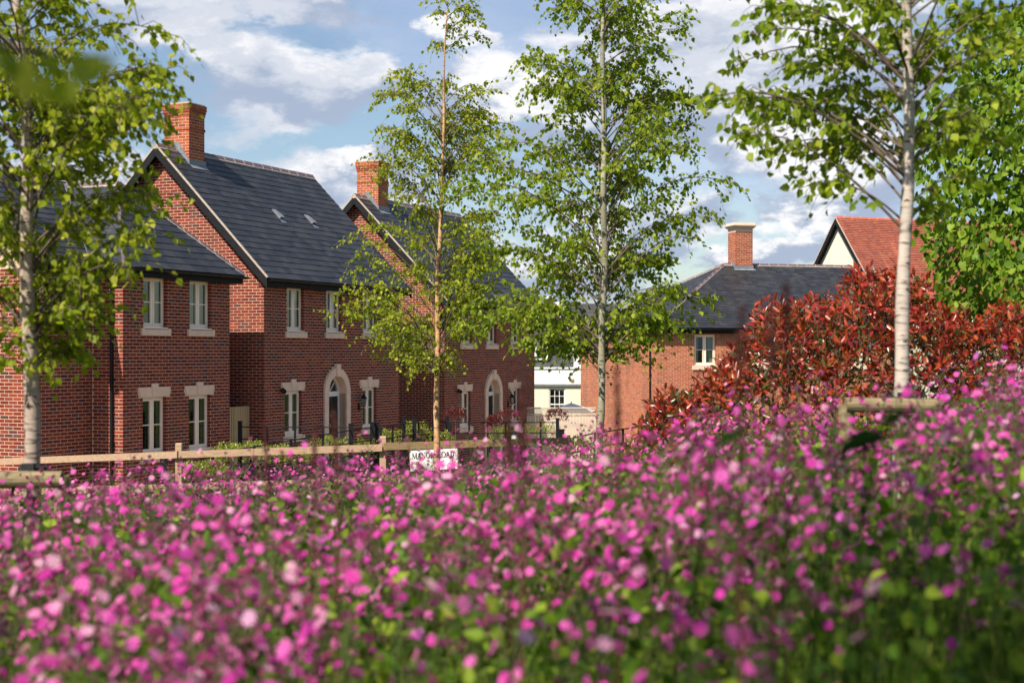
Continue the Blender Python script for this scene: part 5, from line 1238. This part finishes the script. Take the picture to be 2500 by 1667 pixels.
for i, (px, py, Y, lb) in enumerate([(1112, 1022, 38.5, 'round headed maroon shrub in front of the left window of the farther house'), (1240, 1022, 39, 'spreading maroon shrub in front of the farther arched door'), (1205, 1035, 38.8, 'small maroon shrub left of the farther arched door'), (1358, 1022, 40.5, 'maroon standard shrub in front of the pale boarded fence')]):
    p = at(px, py, Y); r = [.30, .42, .22, .30][i]; leafy_mass('maroon_shrub', lb, 'shrub', p, (r, r, [.28, .20, .2, .26][i]), 420, .07, 'maroon_leaf', 60+i, 'lance', stem=.014, gz=p.z-1.1)

# ------------------------------------------------------------------ the flower meadow
def flower_geo():
    "campion blossom, face along +Z, 1 unit = diameter"
    v = [(0, 0, 0)]; f = []; m = []
    for i in range(5):
        a = 2*PI*i/5; b = len(v)
        for da, r, z in ((-.50, .36, .03), (-.42, .50, .0), (0, .36, .01), (.42, .50, .0), (.50, .36, .03)): v.append((r*math.cos(a+da), r*math.sin(a+da), z))
        f += [(0, b, b+1), (0, b+1, b+2), (0, b+2, b+3), (0, b+3, b+4)]; m += [0]*4
    b = len(v)
    for z, r in ((-.02, .09), (-.25, .17), (-.5, .10)):
        for j in range(5): v.append((r*math.cos(j*1.2566), r*math.sin(j*1.2566), z))
    for k in range(2):
        for j in range(5):
            p, q = b+k*5+j, b+k*5+(j+1) % 5; f += [(p, q, q+5), (p, q+5, p+5)]; m += [1, 1]
    return np.array(v, float), np.array(f), np.array(m)
FV, FF, FM = flower_geo()
def rot_to(d, spin, size):
    d = Vector(d).normalized(); q = d.to_track_quat('Z', 'Y').to_matrix() @ Matrix.Rotation(spin, 3, 'Z'); return np.array(q)*size
def quad_strip(pts, w, side):
    v = []; f = []
    for i, p in enumerate(pts):
        ww = w*(1-i/(len(pts)-1)*.7); v += [tuple(Vector(p)-side*ww), tuple(Vector(p)+side*ww)]
    for i in range(len(pts)-1): a = 2*i; f += [(a, a+1, a+3), (a, a+3, a+2)]
    return v, f
def plant_variant(seed):
    rng = random.Random(seed); V = []; F = []; I = []; fl = []
    def add(v, f, m):
        b = len(V); V.extend(v); F.extend([tuple(b+i for i in q) for q in f]); I.extend([m]*len(f))
    def stem(a, b, r):
        mb = MB(); mb.tube([a, (Vector(a)+Vector(b))/2+Vector((rng.gauss(0, .008), rng.gauss(0, .008), 0)), b], [r, r*.85, r*.7], M['stem'], 3, cap=False)
        fs = []
        for q in mb.f: fs += [(q[0], q[1], q[2]), (q[0], q[2], q[3])]
        add(mb.v, fs, 2)
    def leaf(p, d, L, w, m=3):
        d = Vector(d).normalized(); s = d.cross(Vector((0, 0, 1))).normalized(); p = Vector(p)
        q = [p, p+d*L*.4+s*w+Vector((0, 0, L*.06)), p+d*L-Vector((0, 0, L*.25)), p+d*L*.4-s*w+Vector((0, 0, L*.06)), p+d*L*.45]
        add([tuple(x) for x in q], [(0, 1, 4), (1, 2, 4), (2, 3, 4), (3, 0, 4)], m)
    for st_ in range(rng.choice((1, 2, 2, 3))):
        ax, ay = rng.gauss(0, .04), rng.gauss(0, .04); H = rng.uniform(.48, .74); lean = Vector((rng.gauss(0, .07), rng.gauss(0, .07), 0)); b0 = Vector((ax, ay, 0)); top = b0+lean+Vector((0, 0, H))
        mid = b0+lean*.4+Vector((0, 0, H*.5)); stem(b0, mid, .0022); stem(mid, top, .0018)
        for k in range(4):
            t = .12+k*.19; p = b0+lean*t*t+Vector((0, 0, H*t)); a = rng.uniform(0, PI); L = .085*(1.15-t)
            for s in (0, PI): leaf(p, (math.cos(a+s), math.sin(a+s), .35), L, L*.24)
        nf = rng.choice((3, 4, 5, 6, 7))
        for k in range(nf):
            t = rng.uniform(.68, 1); p = b0+lean*t+Vector((0, 0, H*t)); a = rng.uniform(0, 2*PI); q = p+Vector((math.cos(a), math.sin(a), 1.2)).normalized()*rng.uniform(.035, .10); stem(p, q, .0012)
            d = Vector((math.cos(a)*.7+rng.gauss(0, .3), math.sin(a)*.7+rng.gauss(0, .3), rng.uniform(.25, 1.1))); sz = rng.uniform(.020, .030) if rng.random() < .88 else 0
            if sz: fl.append((q, rot_to(d, rng.uniform(0, 6), sz)))
            else: leaf(q, (0, 0, 1), .016, .005, 1)
    return np.array(V, float), np.array(F), np.array(I), fl
MEADOW_M = ['petal', 'calyx', 'stem', 'weed']
def meadow():
    variants = [plant_variant(100+i) for i in range(14)]
    meshes = []
    fl_me = tri_mesh('flower', FV, FF, FM, [M['petal'], M['calyx']])
    for V, F, I, fl in variants: meshes.append(tri_mesh('stem', V, F, I, [M[k] for k in MEADOW_M]))
    rng = random.Random(77); pos = []
    tries = 0
    while len(pos) < 2650 and tries < 90000:
        tries += 1; Y = math.sqrt(rng.uniform(.9**2, 14.5**2)) if rng.random() < .66 else rng.uniform(.85, 4.5); X = rng.uniform(-.52, .60)*Y+rng.uniform(-.4, .5); g = ground(X, Y)
        px = CX+X/Y*FPX; py = CY-(g+.62-CAMZ)/Y*FPX
        d = 1.0
        if py > 1360: d *= interp(px, [0, 700, 900, 1350, 1600, 1900, 2100, 2500], [1, .85, .16, .08, .42, .40, .14, .2])
        if py > 1240 and px > 1850: d *= .35
        n_ = math.sin(X*2.3+1.2)*math.cos(Y*1.9)+.7*math.sin(X*5.1+Y*3.7); d *= max(.05, .58+.6*n_)
        if px < 160 and Y > 7.0 and Y < 8.2: d *= .5
        if Y > 10.4 and X > .8 and X < 5.5 : continue
        if 900 < px < 1150 and py < 1150 and Y > 5 and rng.random() < .30: continue
        if 2040 < px < 2330 and 930 < py < 1050 and rng.random() < .6: continue
        if rng.random() < d: pos.append((X, Y, g, px, py))
    pos.sort(key=lambda q: q[1]+(0 if -60 < q[3] < 2560 and q[4] < 1800 else 50))
    LBL = 'pink campion plant in flower among the others in the blurred near meadow'
    for X, Y, g, px, py in pos[:300]:
        k = rng.randrange(len(variants)); fl = variants[k][3]; sc = rng.uniform(.88, 1.15)
        o = empty('campion_plant', (X, Y, g), rng.uniform(0, 2*PI), LBL, 'flower', 'pink campions in the near meadow'); o.scale = (sc, sc, sc)
        s = bpy.data.objects.new('stem', meshes[k]); COL.objects.link(s); s.parent = o
        for q, m in fl:
            f = bpy.data.objects.new('flower', fl_me); COL.objects.link(f); f.parent = o; f.matrix_basis = Matrix([list(m[r])+[q[r]] for r in range(3)]+[[0, 0, 0, 1]])
    jobs = {}
    for X, Y, g, px, py in pos[300:]:
        k = rng.randrange(len(variants)); jobs.setdefault(k, []).append((X, Y, g, rng.uniform(0, 2*PI), rng.uniform(.85, 1.15)))
    parts = []
    for k, lst in jobs.items():
        V, F, I, fl = variants[k]; vs = [V]; fs = [F]; im = [I]; o = len(V)
        for q, m in fl: vs.append(FV @ m.T+np.array(q)); fs.append(FF+o); im.append(FM); o += len(FV)
        V, F, I = np.concatenate(vs), np.concatenate(fs), np.concatenate(im)
        a = np.array(lst); c, s = np.cos(a[:, 3]), np.sin(a[:, 3]); Mx = np.zeros((len(a), 3, 3)); Mx[:, 0, 0] = c; Mx[:, 0, 1] = -s; Mx[:, 1, 0] = s; Mx[:, 1, 1] = c; Mx[:, 2, 2] = 1
        parts.append(scatter(V, F, I, Mx*a[:, 4][:, None, None], a[:, :3]))
    V, F, I = join(parts); o = link('campion_meadow', tri_mesh('campion_meadow', V, F, I, [M[k] for k in MEADOW_M]))
    tag(o, 'mass of pink campions covering the bank down towards the fence', 'flowers', None, 'stuff')
    print('meadow', len(pos), len(F))
meadow()

def grass():
    rng = np.random.default_rng(12); n = 84000
    Y = np.sqrt(rng.uniform(.7**2, 19**2, n)); near = rng.uniform(0, 1, n) < .35; Y = np.where(near, rng.uniform(.7, 5, n), Y); X = rng.uniform(-.54, .62, n)*Y+rng.uniform(-.4, .5, n)
    g = np.array([ground(x, y) for x, y in zip(X, Y)]); H = rng.uniform(.22, .60, n); a = rng.uniform(0, 2*PI, n); lean = rng.uniform(.05, .5, n)*H
    w = rng.uniform(.0018, .0042, n)
    dx, dy = np.cos(a), np.sin(a); sx, sy = -dy, dx
    V = np.zeros((n, 5, 3)); base = np.stack([X, Y, g], 1); side = np.stack([sx*w, sy*w, np.zeros(n)], 1)
    midp = base+np.stack([dx*lean*.3, dy*lean*.3, H*.6], 1); tip = base+np.stack([dx*lean, dy*lean, H*.97], 1)
    V[:, 0] = base-side; V[:, 1] = base+side; V[:, 2] = midp+side*.8; V[:, 3] = midp-side*.8; V[:, 4] = tip
    F = np.array([(0, 1, 2), (0, 2, 3), (3, 2, 4)])[None]+(np.arange(n)*5)[:, None, None]
    me = tri_mesh('meadow_grass', V.reshape(-1, 3), F.reshape(-1, 3), np.zeros(n*3), [M['grass']])
    o = link('meadow_grass', me); tag(o, 'green grass growing between the pink flowers', 'grass', None, 'stuff')
    # broad leaves under the flowers
    n = 36000; Y = np.sqrt(rng.uniform(.8**2, 16**2, n)); near = rng.uniform(0, 1, n) < .4; Y = np.where(near, rng.uniform(.8, 6, n), Y); X = rng.uniform(-.54, .62, n)*Y+rng.uniform(-.4, .5, n)
    g = np.array([ground(x, y) for x, y in zip(X, Y)])+.05+.58*rng.uniform(0, 1, n)**.8
    tip = np.stack([rng.normal(0, .6, n), rng.normal(0, .6, n), rng.normal(.1, .5, n)], 1); Ms = leaf_frames(tip, .2, rng.uniform(.025, .058, n)*np.interp(Y, [1, 4], [.5, 1.0]), rng)
    Ms = leaf_facing(Ms, np.tile(np.array([0, 0, 1.0]), (n, 1)), .5); tpl = leaf_tpl('birch')
    V, F, I = scatter(tpl[0]*np.array([.8, 1, 1]), tpl[1], np.zeros(len(tpl[1]), int), Ms, np.stack([X, Y, g], 1)); o = link('meadow_undergrowth', tri_mesh('meadow_undergrowth', V, F, I, [M['weed']]))
    tag(o, 'leafy green undergrowth beneath the pink flowers', 'undergrowth', None, 'stuff')
grass()

# near blurred things: dock spikes, dock leaf, hanging birch twig, dry stalks
def dock_spike(label, px, py_top, py_bot, Y, w, seed):
    rng = np.random.default_rng(seed); a = at(px, py_top, Y); b = at(px+rng.uniform(-8, 8), py_bot, Y); gz = ground(a.x, Y); root = empty('dock_spike', (a.x, Y, gz), 0, label, 'plant')
    o = Vector((a.x, Y, gz)); st = MB(); st.tube([(0, 0, 0), (b.x-o.x, 0, (b.z-gz)*.6), (b.x-o.x, 0, b.z-gz), (0, 0, a.z-gz)], [.0028, .0024, .002, .001], M['dock'], 5); st.build('stem', root)
    n = int(210*(a.z-b.z)/.1); t = rng.uniform(0, 1, n)**.9; P = np.stack([np.interp(t, [0, 1], [b.x-o.x, 0]), np.zeros(n), np.interp(t, [0, 1], [b.z-gz, a.z-gz])], 1)+rng.normal(0, w, (n, 3))*np.array([1, 1, .3])*(1.15-t)[:, None]
    Ms = leaf_frames(np.tile([0, 0, -1.0], (n, 1)), .5, rng.uniform(.004, .007, n), rng); tpl = leaf_tpl('oval'); V, F, I = scatter(tpl[0]*np.array([1.6, 1, 1]), tpl[1], np.zeros(2, int), Ms, P); link('seeds', tri_mesh('seeds', V, F, I, [M['dock']]), root, 'stuff')
for i, (px, a, b, Y, w, lb) in enumerate([(1918, 688, 812, 1.9, .0042, 'tallest blurred reddish seed spike against the right slate roof'), (1880, 720, 870, 2.0, .0032, 'thin blurred seed spike just left of the tallest one'), (1812, 745, 900, 1.8, .0045, 'broad blurred seed spike left of the pair against the slate roof'),
        (1505, 890, 1080, 2.3, .0034, 'faint blurred seed spike against the sunlit orange brick wall'), (1275, 930, 1120, 2.2, .0050, 'blurred brown seed spike in front of the farther arched door'), (1240, 1000, 1130, 2.4, .0045, 'lower blurred seed spike left of the farther door'),
        (645, 1030, 1130, 3.5, .0035, 'dark seed spike in front of the shrub by the side gate'), (770, 1035, 1140, 3.2, .0035, 'dark seed spike in front of the black front door'), (815, 1000, 1150, 2.8, .003, 'thin seed spike over the front door surround')]):
    dock_spike(lb, px, a, b, Y, w, 200+i)
def dock_leaf(label, p, L, turn, wd, seed):
    root = empty('dock_leaf', p, turn, label, 'leaf'); mb = MB(); N = 10; rg = random.Random(seed)
    edge = [[wd*math.sin(PI*min(1, i/N*.93+.05))*(1+rg.uniform(-.25, .25)) for i in range(N+1)] for _ in (0, 1)]; edge[0][-1] = edge[1][-1] = 0
    for h in (0, 1):
        sg = 1 if h else -1
        def q(i, e): t = i/N; w = edge[h][i]*e; return Vector((t*L*.8+sg*w*.45, w*.9, t*L*.62-.3*L*t*t-sg*w*.55+abs(w)*.2))
        for i in range(N): mb.face([q(i, 0), q(i+1, 0), q(i+1, 1), q(i, 1)], M['dock_blade'])
    mb.build('blade', root); st = MB(); st.tube([(0, 0, 0), (-.03, .02, -.25), (-.02, .02, -.62)], .003, M['dock_blade'], 5); st.build('stalk', root)
dock_leaf('large dark green blurred dock leaf in front of the right tree stake', at(2045, 1120, 1.75), .085, 0, .017, 1)
dock_leaf('dark blurred dock leaf tip below the right end of the crossbar', at(2140, 1055, 1.8), .07, .2, .010, 2)
dock_leaf('dark blurred green leaf left of the larger dock leaf among the flowers', at(1745, 1100, 1.9), .075, .4, .012, 3)
def shade_birch():  # trunk and crown unseen, added and sized to shade the near meadow
    bx, by = -1.55, -1.15; gz = ground(bx, by); root = empty('birch_tree', (bx, by, gz), 0, 'unseen birch added to shade the meadow, its very blurred green twig at upper left', 'tree'); rng = random.Random(31); nr = np.random.default_rng(31)
    tb = MB(); tb.tube([(0, 0, -.1), (.05, 0, 1.5), (.12, .05, 3.2), (.25, .1, 8.6)], [.075, .065, .05, .008], M['bark'], 10); tb.build('trunk', root, smooth=True)
    LP = []; LT = []; tw = MB()
    for i in range(150):
        z = rng.uniform(2.4, 8.2); a = rng.uniform(0, 2*PI); L = rng.uniform(.7, 1.6)*(1 if z < 6.8 else .7); s0 = Vector((.05+z*.03, .02, z)); e = s0+Vector((math.cos(a)*L+.30, math.sin(a)*L+.1, rng.uniform(.2, .7)))
        m = s0.lerp(e, .5)+Vector((0, 0, .12)); b = MB(); b.tube([s0, m, e], [.010, .007, .002], M['twig'], 5); b.build('branch', root, smooth=True)
        for j in range(int(L*22)):
            t = rng.uniform(.2, 1); q = s0.lerp(m, t*2) if t < .5 else m.lerp(e, t*2-1); d = Vector((rng.gauss(0, 1), rng.gauss(0, 1), rng.gauss(0, .5))).normalized(); ln = rng.uniform(.12, .35); f = q+d*ln-Vector((0, 0, ln*.3))
            tw.tube([q, q+d*ln*.5, f], [.002, .0015, .0008], M['twig'], 3, cap=False)
            for u in range(int(ln/.03)): c = q.lerp(f, rng.random()); LP.append((c.x+rng.gauss(0, .015), c.y+rng.gauss(0, .015), c.z-.01)); LT.append((d.x*.5, d.y*.5, -.8))
    tw.build('twigs', root, 'stuff'); tpl = leaf_tpl('birch'); Ms = leaf_frames(np.array(LT), .5, .055*nr.uniform(.7, 1.15, len(LP)), nr)
    V, F, I = scatter(tpl[0], tpl[1], np.zeros(len(tpl[1]), int), Ms, np.array(LP)); link('crown', tri_mesh('crown', V, F, I, [M['birch_leaf']]), root, 'stuff')
    o = Vector(root.location); a = [Vector((.1, 0, 2.6)), Vector((-.1, 1.0, 2.2))]+[at(px, py, Y)-o for px, py, Y in ((-220, 60, 1.0), (-60, 100, 1.12), (60, 118, 1.2), (180, 140, 1.26), (290, 130, 1.32))]
    m = MB(); m.tube(a, [.010, .007, .004, .003, .0022, .0015, .001], M['twig'], 5); tg = m.build('drooping_branch', root)
    Ls = []; Ts = []; rg = np.random.default_rng(2)
    for k in range(30):
        px = rg.uniform(-40, 275); Ls.append(at(px, rg.uniform(112, 180)+(20 if 30 < px < 230 else -10), rg.uniform(1.12, 1.36))-o); Ts.append((rg.normal(0, .35), rg.normal(0, .2), -1))
    Ms = leaf_facing(leaf_frames(np.array(Ts), .3, rg.uniform(.016, .030, len(Ls)), rg), np.tile([-.4, -.8, .5], (len(Ls), 1)), .5)
    me = tri_mesh('leaf', tpl[0], tpl[1], np.zeros(len(tpl[1])), [M['birch_leaf_b']])
    for Mi, p in zip(Ms, Ls): q = link('leaf', me, root); q.matrix_basis = Matrix([list(Mi[r])+[p[r]] for r in range(3)]+[[0, 0, 0, 1]])
shade_birch()
print('leaves', [n for _, n in NL])
